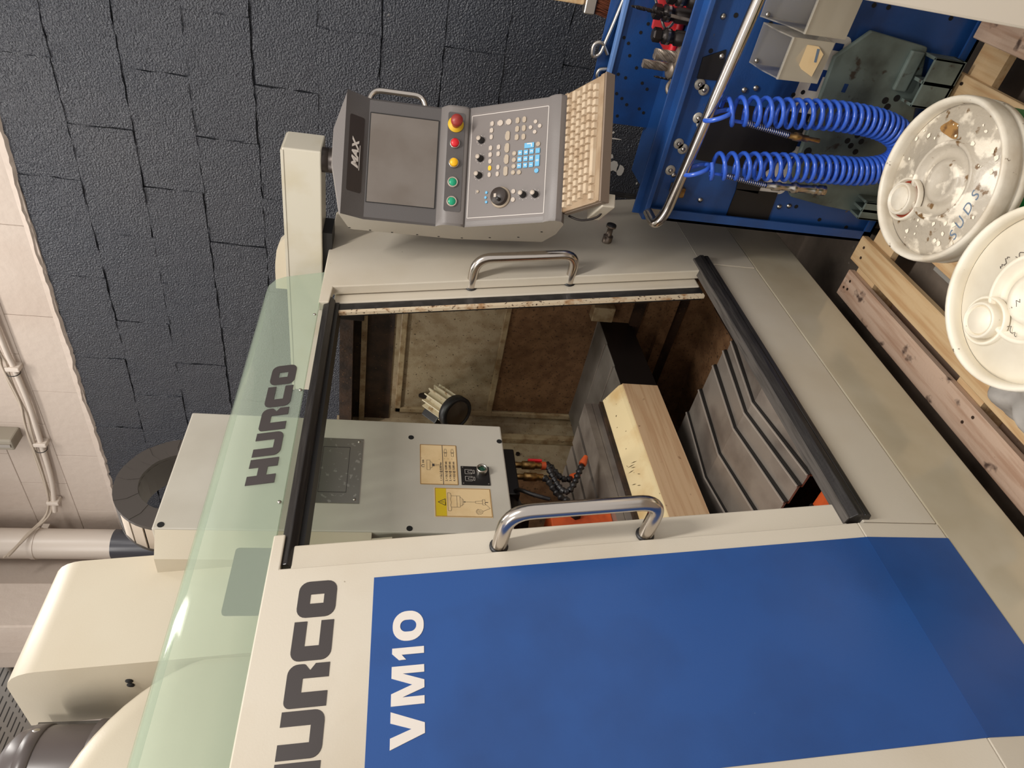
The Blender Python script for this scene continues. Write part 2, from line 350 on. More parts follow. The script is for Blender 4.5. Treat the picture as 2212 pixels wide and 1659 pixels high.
bl_d = [block_mesh(0.449, 0.224, k) for k in range(9)]
bl_c = MB().box(-0.004, 0.02, -0.2242, 0.2242, -0.1119, 0.1119).mesh('block', 0.002, 1); bl_c.materials.append(WALLC)
def put(me, name, loc, parent, rot=(0, 0, 0)):
    o = bpy.data.objects.new(name, me); C.objects.link(o); o.location = loc; o.rotation_euler = rot; o.parent = parent; return o
row0 = 1.888 - 8 * 0.225
for k in range(18):
    z0 = row0 + k * 0.225; zc = z0 + 0.1125
    if zc > 4.1: break
    dark = zc < ZP
    y = 0.92 - 0.45 * 4 + (0.225 if k % 2 else 0.0) + 0.225
    while y < YB + 0.2:
        if y > -0.8:
            j = random.uniform(-0.0015, 0.0015)
            if dark: put(random.choice(bl_d), 'block', (XW + j, y + random.uniform(-.004, .004), zc + random.uniform(-.003, .003)), wr, (random.uniform(-.008, .008), 0, 0))
            else: put(bl_c, 'block', (XW + j * .4, y, zc), wu)
        y += 0.45
# ragged lower edge of the cream plaster coat
mb = MB(); y = -0.9; up = []; lo = []
while y < YB:
    q_ = (q_ if y > -0.88 else 0) * .8 + random.uniform(-.004, .004); up.append((y, ZP + 0.03)); lo.append((y, ZP - .004 + q_)); y += 0.022
vs = []; fs = []
for i, (a, b) in enumerate(zip(up, lo)):
    vs += [(XW - 0.0045, a[0], a[1]), (XW - 0.011 + random.uniform(-.002, .002), b[0], b[1] + .012), (XW + 0.004, b[0], b[1])]
for i in range(len(up) - 1):
    for q in range(2): fs.append((3 * i + q, 3 * i + q + 1, 3 * i + q + 4, 3 * i + q + 3))
trim = struct(obj('trim_1', mb.add(vs, fs), WALLC))
rs = random.Random(21); PMARK = mat('white_paint_mark', srgb(196, 190, 182), 0.7)
def mark(yc, zc, ry, rz, n=9):
    return obj('paint_mark', MB().add([(XW - .003, yc + ry * math.cos(a) * rs.uniform(.5, 1.2), zc + rz * math.sin(a) * rs.uniform(.5, 1.2)) for a in [2 * PI * k / n for k in range(n)]], [tuple(range(n))]), PMARK, wr)
for q in MARKS: mark(*q)
# back wall and the projecting pier
struct(obj('wall_back', MB().box(2.05, XW + 0.01, YB, YB + 0.3, 0, 4.15), WALLC))
struct(obj('wall_back', MB().box(2.02, 2.27, YB - 0.16, YB + 0.1, 0, 4.15), WALLC, bevel=0.008))
struct(obj('wall_back', MB().box(-3.4, 3.0, 6.4, 6.6, 0, 4.6), WALLC))
# painted drain pipe
dp = thing('drain_pipe', 'cream painted vertical drain pipe in the wall corner, dark lower down', 'pipe', (2.545, 3.50, 0))
obj('pipe', MB().tube([(2.545, 3.50, ZP), (2.545, 3.50, 4.15)], 0.083, 24), PIPE, dp)
obj('painted_lower_pipe', MB().tube([(2.545, 3.50, 0), (2.545, 3.50, ZP + .003)], 0.084, 24), DARKP, dp)
mb = MB().tube([(2.545, 3.50, 3.40), (2.545, 3.50, 3.425)], 0.0865, 24); mb.box(2.615, 2.68, 3.50, 3.512, 3.395, 3.43)
obj('bracket', mb, PIPE, dp)
# conduit with cables strapped along it
cp = [(2.672, 1.6, 3.275), (2.672, 2.2, 3.272), (2.672, 2.32, 3.266), (2.672, 2.53, 3.262), (2.672, 2.70, 3.268), (2.672, 3.1, 3.292), (2.66, 3.36, 3.33)]
cd = thing('wall_conduit', 'thin cream conduit running along the upper right wall with cables', 'conduit', (2.672, 2.4, 3.26))
obj('conduit', MB().tube(bez(cp, 6), 0.0135, 10), PIPE, cd)
cc = bez(cp + [(2.52, 3.395, 3.40), (2.40, 3.40, 3.45)], 6)
for q, (dy, dz, r) in enumerate(((-0.012, 0.022, 0.006), (-0.016, 0.034, 0.0055), (-0.02, 0.029, 0.005))):
    obj('cable', MB().tube([p + V(dy, 0, dz + 0.006 * math.sin(i * 0.5 + q)) for i, p in enumerate(cc)], r, 8), CABLE, cd)
for p in ((2.672, 2.33, 3.266), (2.672, 2.83, 3.274), (2.664, 3.28, 3.318)):
    obj('clip', MB().box(p[0] - 0.022, p[0] + 0.03, p[1] - 0.012, p[1] + 0.012, p[2] - 0.03, p[2] + 0.03), PIPE, cd, bevel=0.004)
for p in ((2.668, 2.36, 3.272), (2.668, 2.87, 3.28)):
    obj('cable_tie', MB().lathe([(0.026, -.002), (0.028, -.002), (0.028, .002), (0.026, .002), (0.026, -.002)], p, (0, 1, 0.03), 16), RAILD, cd)
# metal light trunking end
t = thing('wall_trunking', 'grey metal trunking end fixed high on the cream wall', 'trunking', (2.66, 2.78, 3.35))
obj('casing', MB().box(2.60, 2.70, 2.745, 2.815, 3.36, 3.8), mat('grey_trunking', srgb(150, 142, 128), 0.5), t, bevel=0.008)
obj('lip', MB().box(2.594, 2.60, 2.77, 2.79, 3.37, 3.8), CHROMEB, t)
# slotted cable tray beyond the pier
ct = thing('cable_tray', 'slotted galvanised cable tray beyond the pier', 'tray', (2.0, 4.3, 3.69))
obj('tray_base', MB().box(1.2, 2.34, 4.0, 5.6, 3.72, 3.73), TRAY, ct)
obj('side_rail', MB().box(2.34, 2.37, 4.0, 5.6, 3.69, 3.76), mat('dark_tray_rail', srgb(96, 94, 92), 0.5), ct)
obj('side_rail', MB().box(2.40, 2.42, 4.0, 5.6, 3.69, 3.76), TRAY, ct)
obj('soffit', MB().box(2.42, 2.72, 3.95, 5.6, 3.72, 3.74), mat('grey_soffit', srgb(128, 118, 108), 0.7), ct)
for q in range(14):
    for c in range(4):
        obj('slot', MB().box(1.86 + c * 0.12, 1.95 + c * 0.12, 4.04 + q * 0.07, 4.052 + q * 0.07, 3.7185, 3.7205), RAILD, ct)

# ------------------------------------------------------------------ milling machine
mm = thing('milling_machine', 'large cream and blue milling machine with open doors and green canopy', 'machine', (1.27, 1.5, 0.0))
TF = 0.15
def FY(z, off=0.0): return 1.07 + TF * (z - 1.2) + off
def fslab(out, o0, o1):
    return MB().prism([(x, FY(z, o0), z) for x, z in out], [(x, FY(z, o1), z) for x, z in out])
FM = frame((0, FY(0), 0), (1, 0, 0), (0, TF, 1)); KF = math.sqrt(1 + TF * TF)    # front plane: local (x, z*KF)
FMo = lambda off: Matrix.Translation((0, off, 0)) @ FM
# left fixed panel
lp = obj('left_front_panel', fslab([(.285, .628), (.788, .628), (.788, 1.766), (.868, 1.766), (.868, 1.789), (.285, 1.792)], 0, .03), CREAM, mm, bevel=.003)
sub('blue_panel', fslab([(.365, .626), (.751, .626), (.751, 1.591), (.365, 1.591)], -.0012, .002), BLUE, lp)
lo = obj('left_lower_panel', MB().box(.285, .788, .984, 1.01, .440, .628), CREAM, mm, bevel=.002)
sub('blue_panel', MB().box(.365, .751, .9828, .990, .4395, .6285), BLUE, lo)
for ch, x in zip('HURCO', (.364, .442, .520, .599, .680)):
    o = glyph('letter', ch, x, 1.657 * KF, .0735, .0675 * KF, FMo(-.0004), INK, None); o.parent = lp
for ch, x, wd in (('V', .440, .058), ('M', .507, .066), ('1', .584, .024), ('0', .618, .057)):
    o = glyph('letter', ch, x, 1.501 * KF, wd, .0535 * KF, FMo(-.0016), WHITEINK, None); o.parent = lp
# right fixed panel
rp = obj('right_front_panel', fslab([(1.762, .628), (2.262, .628), (2.262, 1.768), (2.235, 1.782), (1.683, 1.787), (1.683, 1.757), (1.762, 1.752)], 0, .03), CREAM, mm, bevel=.003)
obj('right_lower_panel', MB().box(1.806, 2.262, .984, 1.01, .440, .629), CREAM, mm, bevel=.002)
obj('sill_panel', MB().box(.7905, 1.8035, .985, 1.01, .440, .612), CREAM, mm, bevel=.002)
obj('side_panel', MB().box(2.24, 2.262, 1.012, 2.1, .30, 1.765), CREAM, mm)
obj('side_panel', MB().box(.285, .305, 1.012, 2.1, .30, 1.78), CREAM, mm)
# base skirt
prof = [(.985, .4375), (.985, .246), (.992, .238), (1.06, .236), (1.06, .36), (1.01, .40), (1.01, .4375)]
obj('base', MB().prism([(.285, y, z) for y, z in prof], [(2.24, y, z) for y, z in prof]), mat('base_gloss_cream', srgb(200, 190, 168), 0.13, spec=0.7, var=srgb(188, 176, 152), vscale=4), mm, bevel=.003)
for x in (.45, 1.27, 2.08):
    obj('levelling_foot', MB().lathe([(.05, 0), (.05, .02), (.02, .03), (.02, .2)], (x, 1.25, 0), seg=16), RAILD, mm)
obj('bed_casting', MB().box(.5, 2.1, 1.35, 2.05, .03, .2), RAILD, mm)
# sliding doors with grab handles
def handle(x, off, parent, z0=1.061, z1=1.353, out=.106, r=.0152):
    pts = [(x, FY(z1, off), z1), (x, FY(z1, off) - out, z1 - .004), (x, FY(z0, off) - out, z0 - .004), (x, FY(z0, off), z0)]
    h = sub('handle', MB().tube(fillet(pts, .048, 8), r, 18), CHROME, parent)
    for z in (z0, z1): sub('grommet', MB().lathe([(.0185, 0), (.019, .004), (.0155, .006)], (x, FY(z, off), z), (0, -1, 0), 18), BLACK, parent)
dl = obj('sliding_door', fslab([(.55, .64), (.848, .64), (.848, 1.748), (.55, 1.748)], .012, .04), CREAM, mm, bevel=.003)
handle(.806, .012, dl)
dr = obj('sliding_door', fslab([(1.724, .645), (1.96, .645), (1.96, 1.748), (1.724, 1.748)], .034, .062), CREAM, mm, bevel=.005)
handle(1.774, .034, dr, 1.045, 1.345, .103, .0150)
sub('rubber_seal', fslab([(1.690, .645), (1.7235, .645), (1.7235, 1.738), (1.690, 1.738)], .037, .06), BLACK, dr)
sub('rusty_edge', fslab([(1.676, .645), (1.6898, .645), (1.6898, 1.73), (1.676, 1.73)], .036, .046), RUSTEDGE, dr)
# header rail and sill rail
prof = [(.008, 1.772), (.004, 1.756), (.02, 1.742), (.05, 1.738), (.06, 1.75), (.05, 1.778)]
hr = obj('header_rail', MB().prism([(.80, FY(z, o), z) for o, z in prof], [(1.72, FY(z, o), z) for o, z in prof]), RAIL, mm, bevel=.002)
prof = [(.03, 1.741), (.03, 1.731), (.06, 1.724), (.06, 1.741)]
sub('lower_lip', MB().prism([(.80, FY(z, o), z) for o, z in prof], [(1.72, FY(z, o), z) for o, z in prof]), RAILD, hr)
prof = [(.983, .596), (.972, .598), (.968, .603), (.969, .614), (.973, .6155), (.967, .618), (.968, .630), (.981, .643), (1.006, .648), (1.012, .640), (1.012, .596)]
sr = obj('sill_rail', MB().prism([(.796, y, z) for y, z in prof], [(1.828, y, z) for y, z in prof]), RAIL, mm, bevel=.003)
sub('worn_top', MB().prism([(.796, .9805, .6435), (.796, .982, .6465), (.796, 1.005, .6505), (.796, 1.0055, .6475)], [(1.828, .9805, .6435), (1.828, .982, .6465), (1.828, 1.005, .6505), (1.828, 1.0055, .6475)]), mat('worn_rail_top', srgb(84, 79, 75), 0.38, var=srgb(62, 58, 55), vscale=30, aniso=(.3, 6, 6)), sr)
# green canopy
can = [(1.158, 1.784), (1.176, 1.86), (1.186, 1.90), (1.199, 1.928), (1.222, 1.950), (1.255, 1.962), (1.30, 1.968), (1.335, 1.970)]
def canopy(x0, x1, prof, th, smooth=True):
    mb = MB(); A = [(y, z) for y, z in prof]; B = [(y + th * .9, z - th * .5) for y, z in prof][::-1]
    return mb.prism([(x0, y, z) for y, z in A + B], [(x1, y, z) for y, z in A + B])
cn = obj('canopy', canopy(.285, 1.845, can, .004), GLASS, mm, smooth=0.7)
GM = frame((0, 1.158 - .0008, 1.784), (1, 0, 0), (0, .237, 1)); 
for ch, x in zip('HURCO', (1.008, 1.090, 1.171, 1.251, 1.332)):
    o = glyph('letter', ch, x, .026, .074, .062, GM, INK, None, .0005); o.parent = cn
chk = [(1.150, 1.78)] + [(y - .004, z + .004) for y, z in can[1:]] + [(1.40, 1.975), (1.40, 1.78)]
obj('end_cheek', MB().prism([(2.100, y, z) for y, z in chk], [(2.135, y, z) for y, z in chk]), CREAM2, mm)
# screws along the canopy edge
for x in (.95, 1.3, 1.62):
    sub('rivet', MB().lathe([(.004, 0), (.004, .002), (.001, .003)], (x, FY(1.79, -.001), 1.79), (0, -1, 0), 8), CHROMEB, hr)
# dark plate behind the canopy
obj('vent_plate', MB().prism([(x, 1.27, z) for x, z in rr(.762, 1.80, .918, 1.878, .008)], [(x, 1.275, z) for x, z in rr(.762, 1.80, .918, 1.878, .008)]), mat('vent_dark_grey', srgb(40, 38, 36), 0.6), mm)

# interior enclosure
XI = 2.03; YI = 1.93
iw = obj('inner_side_wall', MB().box(XI, XI + .02, 1.20, YI, .30, 1.74), DIRTY, mm)
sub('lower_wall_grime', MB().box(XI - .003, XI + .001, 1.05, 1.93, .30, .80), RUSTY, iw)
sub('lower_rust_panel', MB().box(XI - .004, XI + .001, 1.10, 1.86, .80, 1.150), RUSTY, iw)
sub('window_panel', MB().box(XI - .003, XI + .001, 1.20, 1.862, 1.172, 1.515), DIRTY, iw)
sub('frame_strip', MB().box(XI - .014, XI, 1.20, 1.885, 1.515, 1.538), STRIP, iw, bevel=.003)
sub('frame_strip', MB().box(XI - .016, XI, 1.20, 1.885, 1.150, 1.172), STRIP, iw, bevel=.003)
sub('frame_strip', MB().box(XI - .014, XI, 1.862, 1.885, .80, 1.538), STRIP, iw, bevel=.003)
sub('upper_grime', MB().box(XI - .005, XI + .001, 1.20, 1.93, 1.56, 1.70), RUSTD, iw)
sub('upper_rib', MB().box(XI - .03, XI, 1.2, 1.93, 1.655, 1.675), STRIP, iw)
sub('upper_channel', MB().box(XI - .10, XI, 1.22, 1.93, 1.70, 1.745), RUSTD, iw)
sub('roller_bracket', MB().box(1.80, 1.90, 1.24, 1.30, 1.66, 1.74), BLKT, iw, bevel=.004)
sub('lower_rib', MB().box(XI - .03, XI, 1.13, 1.7, .545, .582), RUSTY, iw)
sub('lower_rib', MB().box(XI - .012, XI, 1.13, 1.7, .50, .535), RUSTD, iw)
sub('lower_rib', MB().box(XI - .02, XI, 1.13, 1.7, .66, .70), RUSTD, iw)
bw = obj('inner_back_wall', MB().box(.305, XI, YI, YI + .02, .30, 1.76), DIRTY, mm)
sub('rib', MB().box(XI - .12, XI - .09, YI - .03, YI, .8, 1.72), STRIP, bw, bevel=.004)
sub('rib', MB().box(XI - .30, XI - .27, YI - .02, YI, .8, 1.72), STRIP, bw, bevel=.004)
sub('rust_panel', MB().box(.6, XI - .30, YI - .006, YI, .6, 1.30), RUSTY, bw)
sub('bolt', MB().lathe([(.009, 0), (.009, .008)], (XI - .18, YI, 1.05), (0, -1, 0), 6), BLKT, bw)
obj('inner_left_wall', MB().box(.36, .38, 1.10, YI, .30, 1.76), DIRTY, mm)
ip = obj('chip_pan', MB().add([(.38, 1.02, .42), (XI, 1.02, .42), (XI, YI, .36), (.38, YI, .36)], [(0, 1, 2, 3)]), RUSTY, mm)
sub('pan_groove', MB().tube([(1.99, 1.262, .408), (1.80, 1.262, .408), (1.70, 1.12, .418)], .004, 6), RUSTD, ip)
obj('pan_front', MB().box(.38, XI, 1.012, 1.02, .36, .60), RUSTY, mm)
# saddle (orange casting seen under the cover)
sd = obj('saddle', MB().box(.84, 1.0, 1.08, 1.40, .40, .53), ORANGE, mm)
for k in range(3): sub('slide_strip', MB().box(.835, 1.002, 1.10 + .08 * k, 1.115 + .08 * k, .45, .535), BLACK, sd)
# telescopic chevron cover, each plate a part
Ys = [(1.02, 1.096, .617, .570), (1.09, 1.134, .623, .580), (1.128, 1.194, .630, .590), (1.188, 1.296, .637, .600), (1.290, 1.396, .643, .609), (1.39, 1.50, .648, .615)]
for i, (ya, yb, zr, ze) in enumerate(Ys):
    x0, xm, x1 = 1.005 + .002 * (5 - i), 1.27, 1.552 - .002 * (5 - i)
    top = [(x0, ze), (xm, zr), (x1, ze)]; th = .006
    A = [(x, ya, z) for x, z in top] + [(x, ya, z - th) for x, z in top[::-1]]; B = [(x, yb, z) for x, z in top] + [(x, yb, z - th) for x, z in top[::-1]]
    p = obj('cover_plate', MB().prism(A, B), STEEL, mm)
    lip = [(x0, ze + .0035), (xm, zr + .0035), (x1, ze + .0035)]
    A = [(x, ya, z) for x, z in lip] + [(x, ya, z - .0055) for x, z in lip[::-1]]; B = [(x, ya + .004, z) for x, z in lip] + [(x, ya + .004, z - .0055) for x, z in lip[::-1]]
    sub('wiper_lip', MB().prism(A, B), mat('lip_highlight', srgb(170, 160, 150), 0.35, 0.3), p)  # lit edge of the plate painted as a paler lip colour
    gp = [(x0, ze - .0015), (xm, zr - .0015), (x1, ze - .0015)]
    sub('lip_shadow_strip', MB().prism([(x, ya - .004, z) for x, z in gp] + [(x, ya - .004, z - .008) for x, z in gp[::-1]], [(x, ya + .001, z) for x, z in gp] + [(x, ya + .001, z - .008) for x, z in gp[::-1]]), RAILD, p)  # dark strip standing in for the shadow gap under the lip
    sub('cover_skirt', MB().box(x1 - .004, x1, ya, yb, ze - .16, ze), STEELD, p)
# table guard, work table, side covers
gprof = [(1.462, .859), (1.455, .862), (1.386, .825), (1.378, .815), (1.378, .690), (1.385, .690), (1.462, .845)]
g = obj('table_guard', MB().prism([(.80, y, z) for y, z in gprof], [(1.662, y, z) for y, z in gprof]), GUARD, mm, bevel=.003)
sub('shaded_stained_front', MB().box(.80, 1.6622, 1.3768, 1.3785, .690, .813), mat('shaded_stained_guard', srgb(202, 170, 134), 0.5, var=srgb(188, 152, 116), vscale=9, aniso=(.5, 1, 12), specks=srgb(110, 72, 44), sscale=40, sthr=(.66, .74)), g)  # brown streaks plus the shade of this face, both put into the colour
sub('rust_strip', MB().box(.80, 1.655, 1.456, 1.472, .855, .8735), RUSTD, g)
for x_, t_, ln, an in ((1.285, .45, .022, 20), (1.28, .62, .026, 15), (1.27, .55, .018, 30), (1.262, .7, .02, 10), (1.235, .4, .012, 40), (1.215, .75, .016, 25), (1.29, .8, .01, 60), (1.20, .55, .014, 35), (1.35, .6, .004, 0), (1.41, .35, .004, 0), (1.45, .7, .004, 0)):
    a_ = Vector((x_, 1.386 + .069 * t_, .825 + .037 * t_ + .0006)); d_ = Vector((math.sin(math.radians(an)), math.cos(math.radians(an)) * .88, math.cos(math.radians(an)) * .47)) * ln * .6; e_ = Vector((1, 0, 0)) * .0016
    a_.x += .06
    sub('scuff_mark', MB().add([a_ - d_, a_ - d_ * .2 + e_, a_ + d_, a_ + d_ * .1 - e_], [(0, 1, 2, 3)]), mat('scuff_brown', srgb(84, 66, 38), 0.6), g)
tb = MB()
cuts = [1.473, 1.562, 1.580, 1.662, 1.680, 1.762, 1.780, 1.879]
for k in range(0, 8, 2): tb.box(.80, 1.662, cuts[k], cuts[k + 1], .895, .92)
tb.box(.80, 1.662, 1.473, 1.879, .86, .896)
work = obj('work_table', tb, STEEL, mm)
for k in (1, 3, 5): sub('t_slot', MB().box(.80, 1.661, cuts[k] + .0005, cuts[k + 1] - .0005, .8965, .905), RAILD, work)
sub('table_skirt', MB().box(.80, 1.66, 1.4745, 1.49, .80, .8995), STEELD, work)
obj('table_saddle', MB().box(.95, 1.60, 1.50, 1.85, .45, .86), BLKT, mm)
GREYP = mat('grey_cover_plate', srgb(112, 106, 98), 0.45, 0.3, var=srgb(96, 90, 82), vscale=10)
for xa, xb, zt, yf in ((1.664, 1.757, .8215, 1.382), (1.745, 1.886, .8185, 1.384), (1.874, 2.028, .8155, 1.386)):
    pr = [(yf, .69), (yf, zt - .003), (yf + .004, zt), (1.86, zt + .010), (1.86, .69)]
    p = obj('side_cover', MB().prism([(xa, y, z) for y, z in pr], [(xb, y, z) for y, z in pr]), GREYP, mm)
    sub('cover_front', MB().box(xa, xb, yf - .002, yf, .69, zt - .004), BLKT, p)
    sub('wiper_lip', MB().box(xb - .003, xb + .001, yf, 1.86, zt + .001, zt + .0055), STEEL, p)
obj('wall_bracket', MB().box(1.985, 2.028, 1.30, 1.36, .78, .86), STRIP, mm, bevel=.003)
# vice at the far end of the table
vz = obj('orange_fixture', MB().box(1.02, 1.232, 1.50, 1.60, .92, 1.105), ORANGE, mm, bevel=.004)
sub('fixture_bolt', MB().lathe([(.016, 0), (.016, .01), (.004, .02)], (1.205, 1.50, 1.03), (0, -1, 0), 6), BLKT, vz)
obj('grey_fixture', MB().box(1.00, 1.10, 1.47, 1.55, 1.106, 1.19), STEELD, mm, bevel=.003)

# machine head
hd = obj('head_cover', MB().box(1.062, 1.457, 1.40, 1.92, 1.240, 2.103), GREYW, mm, bevel=.004)
sub('side_flange', MB().add([(1.062, 1.402, 1.6), (1.0, 1.43, 1.6), (1.0, 1.43, 2.085), (1.062, 1.402, 2.095), (1.062, 1.60, 1.6), (1.0, 1.60, 1.6), (1.0, 1.60, 2.085), (1.062, 1.60, 2.095)],
    [(0, 1, 2, 3), (1, 5, 6, 2), (3, 2, 6, 7), (4, 7, 6, 5), (0, 4, 5, 1)]), CREAM2, hd)
for x, z in ((1.394, 1.505), (1.392, 1.250), (1.074, 1.508), (1.074, 2.085)):
    sub('screw_hole', MB().lathe([(.0078, 0), (.0078, .0015)], (x, 1.4002, z), (0, -1, 0), 16), HOLE, hd)
HM = frame((0, 1.3995, 0), (1, 0, 0), (0, 0, 1))
def hquad(name, x0, x1, z0, z1, th, m, parent=hd, y=1.40): return sub(name, MB().box(x0, x1, y - th, y + .001, z0, z1), m, parent)
np_ = obj('name_plate', MB().box(1.149, 1.378, 1.398, 1.401, 1.636, 1.80), PLATE, mm)
for a in ((1.184, 1.345, 1.670, 1.6715), (1.184, 1.345, 1.7405, 1.742), (1.184, 1.1855, 1.670, 1.742), (1.3435, 1.345, 1.670, 1.742)):
    sub('border_line', MB().box(a[0], a[1], 1.3974, 1.399, a[2], a[3]), INK, np_)
for ch, x in zip('HURCO', (1.186, 1.219, 1.252, 1.285, 1.318)):
    o = glyph('letter', ch, x, 1.752, .030, .034, Matrix.Translation((0, -.002, 0)) @ HM, INK, None, .0004); o.parent = np_
for x, z in ((1.366, 1.648), (1.161, 1.648)): sub('rivet', MB().lathe([(.004, 0), (.004, .0015), (.001, .003)], (x, 1.398, z), (0, -1, 0), 10), CHROMEB, np_)
TXT = lambda dy: Matrix.Translation((0, -dy, 0)) @ HM
def tline(parent, s, size, x, z, m=INK, y=1.3984, **k):
    me = text_mesh('lettering', s, size, frame((x, y, z), (1, 0, 0), (0, 0, 1)), .0001, **k); o = obj('lettering', me, m); o.parent = parent; return o
def seg(parent, pts, wd=.0007, y=1.3983, m=INK, name='drawn_line'):
    mb = MB()
    for (x0, z0), (x1, z1) in zip(pts[:-1], pts[1:]):
        d = Vector((x1 - x0, z1 - z0)); n = Vector((-d.y, d.x)).normalized() * wd / 2
        mb.add([(x0 + n.x, y, z0 + n.y), (x1 + n.x, y, z1 + n.y), (x1 - n.x, y, z1 - n.y), (x0 - n.x, y, z0 - n.y)], [(0, 1, 2, 3)])
    o = obj(name, mb, m); o.parent = parent; return o
# balance chart sticker
s1 = obj('speed_sticker', MB().box(1.2205, 1.367, 1.3988, 1.4005, 1.3785, 1.480), STICK, mm)
seg(s1, [(1.2205, 1.418), (1.367, 1.418)], .0016); seg(s1, [(1.221, 1.379), (1.3665, 1.379), (1.3665, 1.4795), (1.221, 1.4795), (1.221, 1.379)], .002, m=STICKEDGE)
for i, s in enumerate(('1. < G6.3 @ 8,000 min', '2. < G6.3 @ 10,000 min', '3. < G6.3 @ 12,000 min', '4. < G2.5 @ 15,000 min')):
    z = (1.4215, 1.4070, 1.3965, 1.3860)[i]; tline(s1, s, .0078, 1.2335, z, off=.00012, xs=.92)
    tline(s1, '-1', .004, 1.2335 + (.079 if i else .076), z + .005)
tline(s1, 'min', .0085, 1.296, 1.470, off=.00012); tline(s1, '-1', .004, 1.313, 1.475)
seg(s1, arcpts(1.286, 1.472, .0045, -60, 230, 10), .0014)
def tool_sketch(px, pz, k):
    seg(s1, [(px - .018 * k, pz), (px + .018 * k, pz), (px + .018 * k, pz - .009 * k), (px - .018 * k, pz - .009 * k), (px - .018 * k, pz)])
    seg(s1, [(px - .013 * k, pz - .009 * k), (px + .013 * k, pz - .009 * k), (px + .008 * k, pz - .015 * k), (px - .008 * k, pz - .015 * k), (px - .013 * k, pz - .009 * k)])
    seg(s1, [(px, pz - .015 * k), (px, pz - .021 * k)], .009 * k); seg(s1, [(px - .0022 * k, pz - .021 * k), (px - .0022 * k, pz - .037 * k), (px + .0022 * k, pz - .037 * k), (px + .0022 * k, pz - .021 * k)])
tool_sketch(1.290, 1.462, 1.0)
for zz in (1.4095, 1.390):
    seg(s1, [(1.324, zz - .003), (1.324, zz + .003), (1.336, zz + .003), (1.336, zz - .003), (1.324, zz - .003)]); seg(s1, [(1.338, zz - .005), (1.338, zz + .005)], .0018)
    seg(s1, [(1.340, zz - .004), (1.352, zz - .002), (1.352, zz + .002), (1.340, zz + .004)])
# tool loading warning sticker
s2 = obj('warning_sticker', MB().box(1.112, 1.2095, 1.3988, 1.4005, 1.2925, 1.4435), STICK, mm)
sub('warning_band', MB().box(1.1145, 1.207, 1.3984, 1.399, 1.4125, 1.4405), STICKY, s2)
seg(s2, [(1.114, 1.2945), (1.2075, 1.2945), (1.2075, 1.4415), (1.114, 1.4415), (1.114, 1.2945)], .0016, m=STICKEDGE)
seg(s2, [(1.149, 1.4155), (1.171, 1.4155), (1.160, 1.4345), (1.149, 1.4155), (1.160, 1.4155)], .0017, y=1.3981); seg(s2, [(1.160, 1.419), (1.160, 1.428)], .0015, y=1.3981)
seg(s2, [(1.132, 1.409), (1.192, 1.409), (1.191, 1.401), (1.18, 1.3995), (1.17, 1.402), (1.16, 1.3995), (1.15, 1.402), (1.14, 1.3995), (1.132, 1.401), (1.132, 1.409)])
seg(s2, [(1.144, 1.400), (1.144, 1.3765), (1.182, 1.3765), (1.182, 1.400)]); seg(s2, [(1.144, 1.385), (1.182, 1.385)]); seg(s2, [(1.148, 1.3765), (1.15, 1.371), (1.174, 1.371), (1.178, 1.3765)]); seg(s2, [(1.152, 1.371), (1.154, 1.3675), (1.170, 1.3675), (1.172, 1.371)])
seg(s2, [(1.162, 1.364), (1.162, 1.337)]); seg(s2, [(1.162, 1.368), (1.1635, 1.363), (1.1605, 1.363), (1.162, 1.368)], .0012)
seg(s2, [(1.159, 1.336), (1.165, 1.336), (1.167, 1.317), (1.157, 1.317), (1.159, 1.336)]); seg(s2, [(1.153, 1.317), (1.171, 1.317), (1.171, 1.310), (1.153, 1.310), (1.153, 1.317)]); seg(s2, [(1.162, 1.310), (1.162, 1.302)], .002)
seg(s2, [(1.160, 1.313), (1.142, 1.298), (1.132, 1.318)]); seg(s2, arcpts(1.130, 1.326, .0075, 0, 360, 14)); seg(s2, arcpts(1.130, 1.326, .0035, 0, 360, 10)); seg(s2, arcpts(1.130, 1.326, .010, 20, 160, 8))
# tool release button on its black plate
bp = obj('button_plate', MB().box(1.2215, 1.2885, 1.3975, 1.4005, 1.2905, 1.369), mat('black_plate', srgb(24, 21, 21), 0.3), mm)
for x, z in ((1.226, 1.295), (1.284, 1.295), (1.226, 1.364), (1.284, 1.364)): sub('rivet', MB().lathe([(.002, 0), (.002, .0008)], (x, 1.3976, z), (0, -1, 0), 8), CHROMEB, bp)
for cx in (1.243, 1.268):
    seg(bp, [(cx - .008, 1.339), (cx - .008, 1.358), (cx + .008, 1.358), (cx + .008, 1.339), (cx + .004, 1.339), (cx + .003, 1.35), (cx - .003, 1.35), (cx - .004, 1.339), (cx - .008, 1.339)], .0007, 1.3972, WHITEINK)
    seg(bp, [(cx - .006, 1.332), (cx + .006, 1.332), (cx + .006, 1.336), (cx - .006, 1.336), (cx - .006, 1.332)], .0007, 1.3972, WHITEINK)
bb = obj('release_button', MB().lathe([(.0155, 0), (.0155, .014), (.0145, .016), (.0115, .016), (.0115, .006)], (1.270, 1.3975, 1.312), (0, -1, 0), 24), CHROMEB, mm)
sub('green_lens', MB().lathe([(.0114, 0), (.0114, .009), (.006, .0105), (.0005, .011)], (1.270, 1.3975, 1.312), (0, -1, 0), 20), mat('dark_green_lens', srgb(24, 70, 50), 0.3), bb)
